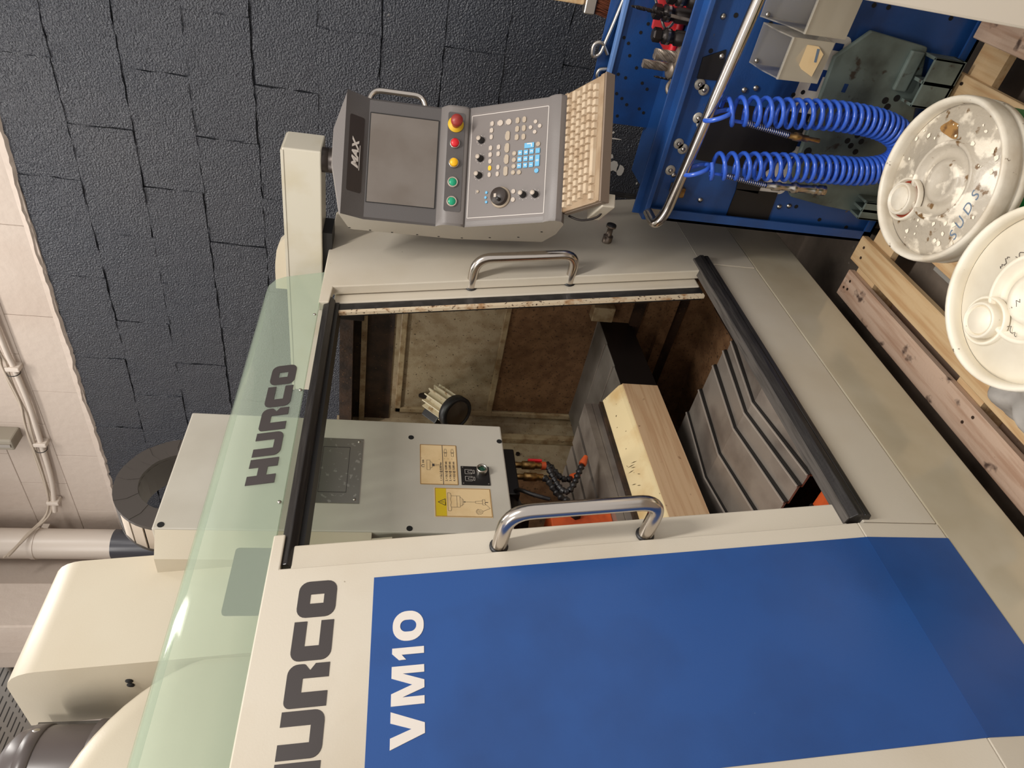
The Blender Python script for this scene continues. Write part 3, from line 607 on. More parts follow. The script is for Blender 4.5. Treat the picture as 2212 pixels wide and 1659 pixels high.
# spindle nose and coolant nozzles
obj('spindle_nose', MB().lathe([(.10, 1.245), (.10, 1.205), (.07, 1.18), (.045, 1.165), (.045, 1.15), (.02, 1.15)], (1.27, 1.60, 0), (0, 0, 1), 28), BLKT, mm)
cb = obj('coolant_manifold', MB().box(1.27, 1.452, 1.49, 1.55, 1.185, 1.238), mat('manifold_black', srgb(26, 24, 24), 0.4), mm, bevel=.004)
for x in (1.395, 1.348):
    v = obj('brass_valve', MB().tube([(x, 1.50, 1.19), (x, 1.50, 1.165), (x, 1.50, 1.164), (x, 1.50, 1.125), (x, 1.50, 1.124), (x, 1.50, 1.105)], .01, 8, radii=[.009, .009, .013, .013, .010, .010]), BRASS, mm)
    if x > 1.37: sub('red_lever', MB().box(x + .012, x + .020, 1.49, 1.50, 1.10, 1.145), RED, v, bevel=.003); sub('red_collar', MB().lathe([(.0125, 0), (.0125, .014)], (x, 1.50, 1.09), (0, 0, 1), 12), ORANGE, v)
def locline(pts, r, tip):
    path = bez(pts, 8); L = [0]
    for a, b in zip(path[:-1], path[1:]): L.append(L[-1] + (b - a).length)
    def atl(d):
        for i in range(1, len(L)):
            if L[i] >= d: t = (d - L[i - 1]) / max(1e-6, L[i] - L[i - 1]); return path[i - 1].lerp(path[i], t)
        return path[-1]
    n = max(3, int(L[-1] / .0165)); root = None
    for i in range(n):
        a = atl(L[-1] * i / n); b = atl(L[-1] * (i + .97) / n)
        mb = MB().tube([a, a.lerp(b, .35), a.lerp(b, .5), b], r, 10, radii=[r * .7, r * 1.15, r * .95, r * .72])
        if root is None: root = obj('coolant_hose', mb, BLACK, mm)
        else: sub('hose_segment', mb, BLACK, root)
    if tip:
        d = (path[-1] - path[-3]).normalized(); sub('orange_nozzle', MB().tube([path[-1], path[-1] + d * .008, path[-1] + d * .032], r, 10, radii=[r * 1.2, r * 1.25, r * .7]), ORANGE, root)
    return root
locline([(1.395, 1.50, 1.105), (1.392, 1.50, 1.085), (1.355, 1.50, 1.075), (1.31, 1.50, 1.06), (1.282, 1.49, 1.045), (1.30, 1.48, 1.025), (1.335, 1.47, 1.006), (1.368, 1.46, .988)], .0095, True)
locline([(1.348, 1.50, 1.105), (1.335, 1.50, 1.09), (1.31, 1.51, 1.075), (1.288, 1.52, 1.055), (1.275, 1.52, 1.03)], .0105, False)
locline([(1.41, 1.52, 1.09), (1.43, 1.53, 1.07), (1.40, 1.54, 1.045), (1.375, 1.54, 1.025), (1.385, 1.54, 1.00)], .010, True)
obj('air_hose', MB().tube(bez([(1.29, 1.50, 1.20), (1.27, 1.47, 1.19), (1.245, 1.46, 1.155), (1.23, 1.46, 1.11)], 8), .006, 8), BLACK, mm)
# work lamp on the side wall
ax = Vector((-.80, -.22, -.54)).normalized(); lc = Vector((1.825, 1.695, 1.325)); u = ax.orthogonal().normalized()
lm = obj('work_lamp', MB().lathe([(.02, -.135), (.040, -.13), (.042, -.03), (.05, -.02)], lc, ax, 24), LAMPC, mm)
b_ = ax.cross(u)
for k in range(14):
    a = 2 * PI * k / 14; rd = u * math.cos(a) + b_ * math.sin(a); tn = ax.cross(rd) * .0022
    p0 = lc + ax * -.13 + rd * .038; p1 = lc + ax * -.02 + rd * .038; q0 = p0 + rd * .02; q1 = p1 + rd * .02
    sub('cooling_fin', MB().prism([p0 - tn, p1 - tn, q1 - tn, q0 - tn], [p0 + tn, p1 + tn, q1 + tn, q0 + tn]), LAMPC, lm)
sub('lamp_bezel', MB().lathe([(.058, -.02), (.064, -.016), (.064, .012), (.055, .016), (.052, .012)], lc, ax, 28), BLACK, lm)
sub('lens', MB().lathe([(.053, .011), (.03, .016), (.0005, .018)], lc, ax, 28), LENS, lm)
sx = Vector((-.35, .75, .56)); sx = (sx - ax * sx.dot(ax)).normalized(); sy = ax.cross(sx)
bx = [lc + ax * a + sx * (.046 + c) + sy * d for a in (-.13, -.045) for c in (0, .03) for d in (-.017, .017)]
sub('terminal_box', MB().add(bx, [(0, 1, 3, 2), (4, 6, 7, 5), (0, 4, 5, 1), (2, 3, 7, 6), (0, 2, 6, 4), (1, 5, 7, 3)]), mat('lamp_black_plastic', srgb(48, 46, 46), 0.35), lm, bevel=.003)
sub('mount_arm', MB().tube([lc + ax * -.12, lc + ax * -.16 + V(.04, .05, .0), V(2.03, 1.80, 1.44)], .012, 10), BLKT, lm)

# drag chain over the head, every link a part
cx, cz, R1, R0 = 1.232, 2.088, .148, .092
dc = obj('drag_chain', MB().box(cx + R0, cx + R1, 1.432, 1.522, 2.0, 2.085), CHAIN, mm)
N_ = 13
def CP(a, r, y): return (cx + r * math.cos(math.radians(a)), y, cz + r * math.sin(math.radians(a)))
for k in range(N_):
    a0 = -4 + k * 196 / N_; a1 = a0 + 196 / N_; am = (a0 + a1) / 2
    for y0, y1 in ((1.428, 1.437), (1.517, 1.526)):
        e = .0012 * (k % 2); ring = [(a0, R0), (am, R0), (a1, R0), (a1 + 3, (R0 + R1) / 2), (a1, R1), (am, R1), (a0, R1), (a0 + 3, (R0 + R1) / 2)]
        sub('chain_plate', MB().prism([CP(a, r, y0 - e) for a, r in ring], [CP(a, r, y1) for a, r in ring]), CHAIN, dc)
    for ra, rb in ((R0, R0 + .004), (R1 - .004, R1 - .0005)):
        pale_bar = a0 > 118 and ra > R0  # outer crossbars at the left end have a paler colour of their own
        g_ = 1.2 if pale_bar else 0
        o = obj('chain_crossbar', MB().prism([CP(a0 + g_, ra, 1.437), CP(a1 - g_, ra, 1.437), CP(a1 - g_, rb, 1.437), CP(a0 + g_, rb, 1.437)], [CP(a0 + g_, ra, 1.517), CP(a1 - g_, ra, 1.517), CP(a1 - g_, rb, 1.517), CP(a0 + g_, rb, 1.517)]), CHAINL if pale_bar else CHAIN); o.parent = dc
# tool changer cover beside the head
acov = [(.0, 2.02), (.0, 2.268), (.002, 2.284), (.008, 2.302), (.018, 2.317), (.033, 2.329), (.052, 2.335), (.235, 2.335), (.235, 2.02)]
AY = lambda z, o: 1.5 + TF * (z - 2.2) + o
cv = [(0, 1.55)] + acov[1:-1] + [(.235, 1.55)]
ac = obj('tool_changer_cover', MB().prism([(.778, AY(z, o), z) for o, z in cv], [(1.05, AY(z, o), z) for o, z in cv]), CREAM2, mm, smooth=0.6)
for y in (1.556, 1.574):
    sub('screw', MB().lathe([(.008, 0), (.008, .002), (.002, .004)], (.778, y, 2.095), (-1, 0, 0), 12), HOLE, ac)
dm = obj('carousel_drum', MB().lathe([(.05, -.02), (.30, -.012), (.335, .0), (.345, .012), (.345, .075), (.35, .08), (.35, .22)], (.47, 1.47, 1.80), (0, 1, 0), 64), CREAM2, mm)
sub('drum_seam', MB().lathe([(.3505, .0), (.3515, .0), (.3515, .004), (.3505, .004)], (.47, 1.55, 1.80), (0, 1, 0), 64), RAILD, dm)
mo = obj('carousel_motor', MB().lathe([(.095, 2.13), (.095, 2.255), (.088, 2.285), (.07, 2.302), (.03, 2.31), (.0005, 2.312)], (.632, 1.66, 0), (0, 0, 1), 36), MOTOR, mm)
sub('motor_band', MB().lathe([(.0955, 2.235), (.098, 2.236), (.098, 2.262), (.0935, 2.263)], (.632, 1.66, 0), (0, 0, 1), 36), MOTOR, mo)
sub('motor_flange', MB().lathe([(.104, 2.125), (.104, 2.14), (.096, 2.142)], (.632, 1.66, 0), (0, 0, 1), 36), MOTOR, mo)
sub('motor_screw', MB().lathe([(.008, 0), (.007, .002), (.001, .003)], (.632 + .095 * .62, 1.66 - .095 * .80, 2.25), (.62, -.80, 0), 12), CHROMEB, mo)
sub('motor_bracket', MB().box(.70, .76, 1.70, 1.76, 2.12, 2.30), STEELD, mo)
# console arm
ar = obj('console_arm', MB().box(1.968, 2.094, .834, 1.75, 1.803, 1.912), ARMC, mm, bevel=.004)
sub('arm_lid', MB().box(1.966, 2.096, .840, 1.75, 1.908, 1.916), ARMC, ar)
sub('arm_support', MB().box(1.98, 2.08, 1.10, 1.26, 1.774, 1.803), RAILD, ar)
sub('swivel_joint', MB().lathe([(.036, 1.803), (.036, 1.786), (.0345, 1.785), (.0345, 1.783), (.036, 1.782), (.036, 1.755)], (2.0, .870, 0), (0, 0, 1), 28), mat('swivel_dark', srgb(58, 50, 46), 0.35, 0.5), ar)
# interlock plunger on the right panel
pg = obj('stop_plunger', MB().lathe([(.016, 0), (.016, .022), (.012, .023), (.0095, .024), (.0095, .052), (.0165, .054), (.0165, .060), (.0005, .060)], (1.962, FY(.895), .895), (0, -1, -.02), 24), mat('plunger_steel', srgb(120, 108, 98), 0.35, 0.8), mm)
sub('rubber_face', MB().lathe([(.0155, .0601), (.0155, .0625), (.0005, .0628)], (1.962, FY(.895), .895), (0, -1, -.02), 24), BLACK, pg)

# ------------------------------------------------------------------ control console (local axes: x right, y up, z out of the face; origin on the screen)
co = thing('control_console', 'grey swivel control console with screen, coloured buttons and keyboard, hung on cream arm', 'console', (1.908, .811, 0), rot=(0, 0, math.radians(-48.5)), world=False)
# local coords used below: (r, -c, z): x = to the right, -y = towards the operator
prof = [(-.12, 1.745, 1), (.03, 1.765, 1), (.044, 1.762, 1), (.047, 1.733, 0), (.005, 1.672, 0), (.005, 1.470, 0), (.016, 1.464, 0), (.029, 1.452, 0), (.033, 1.440, 0), (.033, 1.404, 0), (.030, 1.394, 0), (.024, 1.389, 0),
        (.029, 1.387, 0), (.166, 1.192, 0), (.176, 1.188, 0), (.188, 1.178, 0), (.195, 1.164, 0), (.190, 1.146, 0), (.176, 1.137, 0), (.16, 1.132, 0), (.05, 1.125, 0), (-.06, 1.14, 0), (-.13, 1.40, 0), (-.13, 1.735, 1)]
st = [(-.174, -.028), (-.168, -.026), (-.04, 0), (.06, 0), (.164, -.030), (.17, -.032)]
mb = MB(); vs = []; n = len(prof)
for i, (r_, dz) in enumerate(st):
    ins = .004 if i in (0, len(st) - 1) else 0
    for c, z, t in prof: vs.append((r_, -(c - ins), z + (dz if t else 0)))
fs = [(i * n + k, i * n + (k + 1) % n, (i + 1) * n + (k + 1) % n, (i + 1) * n + k) for i in range(len(st) - 1) for k in range(n)]
fs += [tuple(range(n)), tuple(range((len(st) - 1) * n, len(st) * n))]
body = obj('housing', mb.add(vs, fs), CONS, co, smooth=0.55)
me = body.data; me.materials.append(CONSL); me.materials.append(CONSD)
for p in me.polygons:
    c = p.center
    if abs(p.normal.x) > .9: p.material_index = 1
    elif p.normal.y < -.4 and c.z > 1.47 and c.z < 1.735: p.material_index = 2
for z, c in ((1.715, -.115), (1.655, -.122), (1.59, -.124), (1.515, -.122), (1.45, -.12), (1.38, -.11), (1.30, -.07), (1.22, -.03), (1.17, .06)):
    sub('screw', MB().lathe([(.0035, 0), (.0035, .001)], (-.174, -c, z), (-1, 0, 0), 8), HOLE, body)
def cbox(name, r0, r1, z0, z1, c0, c1, m, parent=co, bevel=0.0): return sub(name, MB().box(r0, r1, -c1, -c0, z0, z1), m, parent, bevel=bevel)
sc = cbox('screen', -.124, .127, 1.477, 1.667, .001, .0068, SCREEN)
for a in ((-.1255, .1285, 1.667, 1.669), (-.1255, .1285, 1.475, 1.477), (.127, .1295, 1.477, 1.667), (-.1255, -.124, 1.477, 1.667)): cbox('screen_recess_shadow', a[0], a[1], a[2], a[3], .001, .0075, RAILD, sc)  # dark lines painted for the recess shadow around the screen
# name label on the visor face
vx = Vector((1, 0, 0)); vy = Vector((0, -.042, .061)).normalized()
VM = frame((0, -.026, 1.7025), vx, vy)
lb = obj('name_label', curve_mesh('name_label', [rr(-.106, -.0235, .106, .0235, .006)], .0008, VM), LABELD, co)
o = obj('lettering', text_mesh('lettering', 'MAX', .028, VM @ Matrix.Translation((-.040, -.008, .0012)), .0003, off=.0012, shear=.32, xs=1.25), WHITEINK); o.parent = lb
o = obj('underline', MB().prism([VM @ V(-.044, -.0135, .001), VM @ V(.026, -.0135, .001), VM @ V(.026, -.0122, .001), VM @ V(-.044, -.0122, .001)], [VM @ V(-.044, -.0135, .0015), VM @ V(.026, -.0135, .0015), VM @ V(.026, -.0122, .0015), VM @ V(-.044, -.0122, .0015)]), WHITEINK); o.parent = lb
# push-button strip
bs = obj('button_strip', curve_mesh('button_strip', [rr(-.135, 1.404, .148, 1.452, .006)], .0008, frame((0, -.0335, 0), (1, 0, 0), (0, 0, 1))), CONSD, co)
for r_, m, hgt, nm in ((-.107, GREEN, .006, 'green_button'), (-.052, GREEN, .006, 'green_button'), (.003, YEL, .013, 'yellow_button'), (.059, RED, .013, 'red_button')):
    rg = obj('button_ring', MB().lathe([(.0145, 0), (.0145, .005), (.0125, .006), (.0118, .004)], (r_, -.0340, 1.430), (0, -1, 0), 24), KEYW if m is GREEN else CHROMEB, co)
    sub(nm, MB().lathe([(.0114, 0), (.0114, hgt - .002), (.010, hgt), (.0005, hgt + .0006)], (r_, -.0340, 1.430), (0, -1, 0), 24), m, rg)
es = obj('emergency_stop', MB().lathe([(.0005, .0), (.0225, .0005), (.0225, .003), (.0005, .003)], (.113, -.0340, 1.430), (0, -1, 0), 32), YELR, co)
sub('red_mushroom', MB().lathe([(.011, .003), (.011, .020), (.0165, .026), (.017, .036), (.014, .042), (.0005, .044)], (.113, -.0340, 1.430), (0, -1, 0), 28), REDD, es)
# keypad overlay on the sloping lower face: local (x right, y up the slope)
dn = Vector((0, -.7, -1)).normalized(); KM = frame((0, -.029, 1.3875), (1, 0, 0), -dn)     # y = -distance down the slope
def kp(r_, s_): return (r_, -s_)
ov = obj('keypad_overlay', curve_mesh('keypad_overlay', [[(-.158, -.003), (.151, -.003), (.151, -.243), (-.158, -.243)]], .0006, KM), CPANEL, co)
for a in ((-.1505, .1445, .0045, .0060), (-.1505, .1445, .2385, .2400), (-.1505, -.149, .0045, .24), (.143, .1445, .0045, .24)):
    o = obj('border_line', curve_mesh('border_line', [[(a[0], -a[2]), (a[1], -a[2]), (a[1], -a[3]), (a[0], -a[3])]], .0009, KM), WHITEINK); o.parent = ov
def pill(nm, r_, s_, wd, ht, m, rad, hgt=.0035):
    me = curve_mesh(nm, [rr(r_ - wd / 2, -s_ - ht / 2, r_ + wd / 2, -s_ + ht / 2, rad, 5)], hgt, KM); return obj(nm, me, m, co)
def kshape(nm, proto, r_, s_):
    o = proto.copy(); C.objects.link(o); o.location = KM.to_3x3() @ Vector((r_, -s_, 0)) ; o.parent = co; return o
def krow(nm, lst, wd, ht, m, rad, hgt=.0035):
    p = pill(nm, 0, 0, wd, ht, m, rad, hgt)
    p.location = KM.to_3x3() @ Vector((lst[0][0], -lst[0][1], 0))
    for a in lst[1:]: kshape(nm, p, *a)
krow('small_key', [(.114, .071), (.095, .07), (.076, .07), (.045, .07), (.026, .07), (.007, .07), (-.031, .07), (.045, .095), (.026, .095), (-.012, .096), (-.031, .095)], .0135, .0095, KEYW, .0046)
krow('yellow_key', [(-.012, .07)], .0135, .0095, YEL, .0046)
krow('round_key', [(.113, .096), (.113, .122)], .0165, .0165, KEYW, .0082)
krow('wide_key', [(.074, .121), (.040, .121), (.008, .121), (-.025, .120)], .0265, .0125, KEYT, .006)
krow('oval_key', [(.114, .149), (.114, .169), (.090, .149), (.090, .169), (.067, .149), (.066, .169)], .0165, .011, KEYT, .0054)
krow('arrow_key', [(.104, .203), (.090, .189), (.091, .216), (.076, .202)], .0105, .0105, KEYW, .0052)
krow('operator_key', [(.041, .214), (.022, .144), (.004, .144), (-.014, .144), (-.031, .143), (-.032, .161)], .0125, .0125, KEYT, .0062)
krow('blue_enter_key', [(.040, .188)], .0145, .0285, KEYB, .001)
DIG = [(.022, .162, '9'), (.022, .179, '6'), (.023, .196, '3'), (.023, .214, '.'), (.004, .161, '8'), (.004, .179, '5'), (.004, .196, '2'), (-.014, .161, '7'), (-.014, .179, '4'), (-.014, .196, '1')]
krow('blue_number_key', [a[:2] for a in DIG], .0135, .0125, KEYB, .001)
krow('blue_zero_key', [(-.004, .214)], .031, .0125, KEYB, .001)
krow('blue_round_key', [(-.032, .213)], .0125, .0125, KEYB, .0062)
krow('white_key', [(-.084, .147), (-.107, .147)], .0125, .0125, KEYW, .0062)
krow('axis_key', [(-.081, .064), (-.095, .062), (-.108, .065)], .0075, .0075, KEYB, .0037)
krow('reset_key', [(-.076, .036)], .0075, .0075, KEYT, .0037)
def ktxt(s, size, r_, s_, m=WHITEINK, h=.0038, **k):
    me = text_mesh('lettering', s, size, KM @ Matrix.Translation((r_, -s_, h)), .0001, align='CENTER', **k); o = obj('lettering', me, m); o.parent = ov
for r_, s_, ch in DIG + [(-.004, .214, '0')]: ktxt(ch, .011, r_, s_ + .0038, off=.0003)
for (r_, s_), ch in zip([(.022, .144), (.004, .144), (-.014, .144), (-.031, .143)], '+-x/'): ktxt(ch, .009, r_, s_ + .003)
o = obj('printed_mark', curve_mesh('printed_mark', [[(.042, -.181), (.046, -.181), (.046, -.196), (.036, -.196), (.036, -.1935), (.0435, -.1935), (.0435, -.181)]], .0038, KM), WHITEINK); o.parent = ov
o = obj('printed_mark', curve_mesh('printed_mark', [[(-.158 + .055, -.152), (-.111, -.152)] + [(-.111, -.1415), (-.1035, -.1415)]], .0004, KM), KEYT); o.parent = ov
nrm = KM.to_3x3() @ Vector((0, 0, 1))
def knob(nm, r_, s_, R, H, top=KEYW, skirt=None):
    o0 = KM @ Vector((r_, -s_, 0)); k = obj(nm, MB().lathe([(R * 1.18, 0), (R * 1.18, .003), (R, .004), (R * .92, H), (R * .88, H + .0005)], o0, nrm, 22), BLACK, co)
    sub('knob_cap', MB().lathe([(R * .82, H), (R * .82, H + .001), (.0005, H + .0012)], o0, nrm, 20), top, k)
    for q in range(7):
        a = math.radians(-40 + q * 44); p = KM @ Vector((r_ + 1.75 * R * math.cos(a), -s_ + 1.75 * R * math.sin(a), .0008)); sub('dial_mark', MB().lathe([(.0009, 0), (.0009, .0003)], p, nrm, 5, False), WHITEINK, k)
    return k
for a in ((.070, .039), (.018, .039), (-.030, .037), (-.095, .176), (-.097, .212)): knob('rotary_knob', *a, .0082, .021)
o0 = KM @ Vector((-.098, -.109, 0))
hw = obj('hand_wheel', MB().lathe([(.029, 0), (.030, .003), (.028, .006), (.0245, .007)], o0, nrm, 40), KEYT, co)
sub('wheel_disc', MB().lathe([(.0245, .006), (.0245, .018), (.023, .0215), (.0005, .0222)], o0, nrm, 36), mat('wheel_dark', srgb(62, 54, 50), 0.4), hw)
sub('wheel_knob', MB().lathe([(.005, 0), (.005, .014), (.0035, .0152), (.0005, .0155)], KM @ Vector((-.110, -.114, .0215)), nrm, 16), BLACK, hw)
o = obj('wheel_label', curve_mesh('wheel_label', [[(-.102, -.097), (-.092, -.097), (-.092, -.104), (-.102, -.104)]], .0003, KM @ Matrix.Translation((0, 0, .0222))), KEYW); o.parent = hw
# small printed captions (grey dashes too small to read)
for r_, s_ in ((.070, .024), (.018, .024), (-.030, .022), (.114, .063), (.095, .063), (.026, .063), (.045, .063), (.045, .088), (.026, .088), (.113, .0855), (.113, .111), (.074, .112), (.04, .112), (.008, .112), (.114, .142), (.09, .142), (.067, .142), (-.076, .029)):
    o = obj('caption_line', curve_mesh('caption_line', [[(r_ - .006, -s_), (r_ + .006, -s_), (r_ + .006, -s_ - .0011), (r_ - .006, -s_ - .0011)]], .0008, KM), KEYW); o.parent = ov
# side handle
obj('side_handle', MB().tube(fillet([(.165, .05, 1.680), (.218, .05, 1.668), (.218, .05, 1.522), (.165, .05, 1.508)], .03, 6), .0085, 14), CHROME, co)
# keyboard on its tray
kd = Vector((0, -.149, -.064)).normalized(); QM = frame((0, -.176, 1.146), (1, 0, 0), -kd)
def qbox(nm, r0, r1, s0, s1, h0, h1, m, parent, bevel=0.0):
    A = [QM @ Vector((r, -s, h0)) for r, s in ((r0, s0), (r1, s0), (r1, s1), (r0, s1))]; B = [QM @ Vector((r, -s, h1)) for r, s in ((r0, s0), (r1, s0), (r1, s1), (r0, s1))]
    return sub(nm, MB().prism(A, B), m, parent, bevel=bevel)
tr = qbox('keyboard_tray', -.150, .178, .002, .164, -.022, -.006, KBD2, co)
qbox('tray_front_edge', -.150, .178, .160, .166, -.024, .004, KBD2, tr)
kb = qbox('keyboard', -.148, .176, 0, .160, -.006, .0035, KBD, co, bevel=.002)
qbox('raised_rim', -.148, .176, .147, .160, .003, .0065, KBD, kb, bevel=.001); qbox('raised_rim', -.148, .176, 0, .014, .003, .0065, KBD, kb, bevel=.001)
pitch = .0198
key1 = None
for rw in range(6):
    s0 = .0175 + rw * .0213; hgt = .0160 if rw else .0130; r = -.140 + (0, .002, .008, .011, .018, .0)[rw]
    while r < .167:
        wd = .0172
        if rw == 5 and -.085 < r < .02: wd = .100 if r < -.05 else .0172
        if rw == 3 and r > .14: wd = .026
        if rw == 4 and r < -.12: wd = .030
        if rw == 1 and r > .13: wd = .030
        wd = min(wd, .169 - r)
        if wd > .010:
            b0 = [QM @ Vector((a, -b, .003)) for a, b in ((r, s0), (r + wd, s0), (r + wd, s0 + hgt), (r, s0 + hgt))]
            b1 = [QM @ Vector((a, -b, .0125)) for a, b in ((r + .0018, s0 + .001), (r + wd - .0018, s0 + .001), (r + wd - .0018, s0 + hgt - .004), (r + .0018, s0 + hgt - .004))]
            sub('keycap', MB().prism(b0, b1), KBKEY, kb, bevel=.001, )
        r += wd + .0026
obj('tray_bracket', MB().box(-.155, -.12, -.30, -.17, 1.035, 1.07), CREAM, co, bevel=.003)
obj('keyboard_cable', MB().tube(bez([(-.15, -.165, 1.12), (-.165, -.19, 1.09), (-.16, -.23, 1.055), (-.13, -.25, 1.05)], 6), .003, 8), BLKT, co)
# air fitting hanging under the console, red tap behind
af = thing('air_fitting', 'brass and blue air line fitting below the keyboard', 'fitting', (2.16, .93, .83))
p0 = Vector((2.16, .945, .99)); 
obj('black_hose', MB().tube(bez([p0 + V(0, 0, .12), p0 + V(0, 0, .02), p0], 5), .012, 12), BLACK, af)
obj('brass_body', MB().tube([p0, p0 + V(0, 0, -.03), p0 + V(0, 0, -.031), p0 + V(0, 0, -.055), p0 + V(0, 0, -.056), p0 + V(0, 0, -.085)], .012, 8, radii=[.010, .010, .013, .013, .011, .011]), BRASS, af)
obj('blue_collar', MB().tube([p0 + V(0, 0, -.032), p0 + V(0, 0, -.048)], .0142, 16), mat('blue_anodised', srgb(44, 96, 140), 0.3, 0.6), af)
obj('brass_nut', MB().tube([p0 + V(0, 0, -.085), p0 + V(0, 0, -.108)], .015, 6), BRASS, af)
obj('lower_hose', MB().tube([p0 + V(0, 0, -.108), p0 + V(0, 0, -.3), p0 + V(.03, .02, -.98)], .009, 10), BLACK, af)
rt = thing('red_isolator_tap', 'small red tap lever under the keyboard against the panel', 'tap', (2.16, 1.0, .87))
obj('lever', MB().box(2.145, 2.20, .985, 1.008, .86, .885), RED, rt, bevel=.005)
obj('spindle', MB().lathe([(.008, 0), (.008, .02)], (2.19, 1.003, .872), (0, 1, 0), 10), CHROMEB, rt)

# ------------------------------------------------------------------ tool trolley
XC = 1.80
tc = thing('tool_trolley', 'blue metal tool trolley with perforated back and chrome push rail', 'trolley', (2.0, .5, 0))
pn = obj('side_panel', MB().box(XC + .012, XC + .02, .15, .846, .121, .868), CART, tc)
sub('flange', MB().box(XC - .012, XC + .02, .838, .846, .121, .868), CART, pn); sub('flange', MB().box(XC - .012, XC - .006, .812, .846, .121, .868), CART, pn)
sub('bottom_flange', MB().box(XC - .012, XC + .02, .15, .846, .121, .129), CART, pn); sub('bottom_flange', MB().box(XC - .012, XC - .006, .15, .846, .121, .15), CART, pn)
tp = obj('top_rail', MB().box(XC - .014, XC + .03, .15, .85, .856, .872), CART, tc, bevel=.003)
sub('rail_lip', MB().box(XC + .026, XC + .032, .15, .85, .856, .892), CART, tp, bevel=.002)
obj('tray_floor', MB().box(XC + .032, 2.13, .15, .84, .814, .820), CART, tc)
obj('end_panel', MB().box(XC + .02, 2.13, .838, .846, .121, .80), CART, tc)
pb = obj('perforated_back', MB().box(2.10, 2.106, .15, .689, .70, .985), CART, tc)
sub('folded_top', MB().box(2.088, 2.112, .15, .689, .978, .990), mat('pale_blue_edge', srgb(96, 132, 188), 0.35), pb, bevel=.002)
obj('upper_back', MB().box(2.135, 2.14, .15, .66, .80, 1.018), CART, tc)
def on_x(px, x):  # helper values measured on the plane of the board (y, z)
    return px
for y, z in ((.445, .965), (.458, .948), (.49, .935), (.545, .955), (.552, .930), (.60, .945), (.612, .925), (.628, .905), (.425, .92), (.52, .905), (.56, .875), (.575, .855), (.635, .862), (.645, .845), (.665, .925), (.40, .905)):
    sub('peg_hole', MB().lathe([(.0048, 0), (.0048, .0012)], (2.1002, y, z), (-1, 0, 0), 12), HOLE, pb)
for y, z in ((.295, .785), (.301, .688), (.383, .819), (.457, .551), (.447, .527), (.222, .437), (.221, .396), (.22, .214), (.767, .395), (.80, .30), (.815, .20)):
    sub('panel_hole', MB().lathe([(.006, 0), (.006, .0012)], (XC + .0121, y, z), (-1, 0, 0), 12), HOLE, pn)
for y, z in ((.465, .820), (.477, .804), (.550, .794), (.563, .779), (.625, .825), (.638, .808), (.702, .824)):
    b = sub('washer', MB().lathe([(.0145, 0), (.0145, .003), (.006, .003)], (XC + .0119, y, z), (-1, 0, 0), 20), mat('zinc_washer', srgb(186, 180, 168), 0.4, 0.3), pn)
    sub('screw_head', MB().lathe([(.006, .002), (.006, .007), (.002, .009)], (XC + .0119, y, z), (-1, 0, 0), 10), CHROMEB, pn)
for y, z in ((.302, .817), (.391, .786), (.463, .693), (.454, .663), (.780, .704), (.773, .450), (.767, .420), (.715, .81), (.835, .19)):
    sub('screw_head', MB().lathe([(.0075, 0), (.0075, .004), (.002, .006)], (XC + .0119, y, z), (-1, 0, 0), 10), CHROMEB, pn)
for nm, pts in (('black_pad', [(.374, .781), (.400, .835), (.452, .833), (.449, .762)]), ('black_pad', [(.501, .775), (.499, .480), (.60, .480), (.674, .541), (.661, .775)]), ('black_pad', [(.692, .533), (.703, .612), (.735, .607), (.74, .535)]), ('black_pad', [(.733, .606), (.731, .474), (.821, .468), (.826, .605)])):
    pts = [(y, z) for y, z in pts]
    sub(nm, MB().prism([(XC + .0085, y, z) for y, z in pts], [(XC + .0125, y, z) for y, z in pts]), mat('black_magnet_sheet', srgb(20, 17, 17), 0.5), pn)
# sticker with broad blue letter strokes, mostly hidden
stk = sub('white_sticker', MB().prism([(XC + .0115, y, z) for y, z in rr(.300, .452, .735, .548, .018)], [(XC + .0122, y, z) for y, z in rr(.300, .452, .735, .548, .018)]), mat('white_sticker', srgb(210, 202, 192), 0.5), pn)
for y0, y1, z0, z1 in ((.318, .336, .470, .495), (.385, .402, .455, .535), (.402, .440, .49, .515), (.52, .54, .45, .53), (.575, .59, .46, .535), (.62, .66, .485, .50)):
    o = obj('printed_stroke', MB().box(XC + .0108, XC + .0118, y0, y1, z0, z1), mat('print_blue', srgb(20, 52, 112), 0.5)); o.parent = pn
# chrome push rail
hpts = [(XC - .012, .828, .862), (XC - .062, .822, .862), (XC - .075, .800, .842), (XC - .078, .76, .822), (XC - .10, .15, .790)]
obj('push_rail', MB().tube(fillet([(XC - .010, .826, .858), (XC - .075, .835, .852), (XC - .075, .79, .832), (XC - .10, .10, .782)], .03, 8), .0148, 18), CHROME, tc)
mp = obj('rail_mount', MB().prism([(XC - .016, y, z) for y, z in rr(.812, .800, .842, .868, .013)], [(XC - .012, y, z) for y, z in rr(.812, .800, .842, .868, .013)]), CHROMEB, tc)
for z in (.812, .858): sub('mount_screw', MB().lathe([(.006, 0), (.006, .002)], (XC - .016, .827, z), (-1, 0, 0), 10), HOLE, mp)
obj('brass_catch', MB().box(XC - .03, XC + .01, .735, .765, .775, .81), BRASS, tc, bevel=.004)
for x, y in ((1.86, .80), (1.86, .2), (2.08, .80), (2.08, .2)):
    ca = obj('castor', MB().lathe([(.045, -.014), (.05, -.01), (.05, .01), (.045, .014)], (x, y, .05), (1, 0, 0), 20), BLACK, tc)
    sub('castor_fork', MB().box(x - .02, x + .02, y - .02, y + .02, .06, .125), CHROMEB, ca)
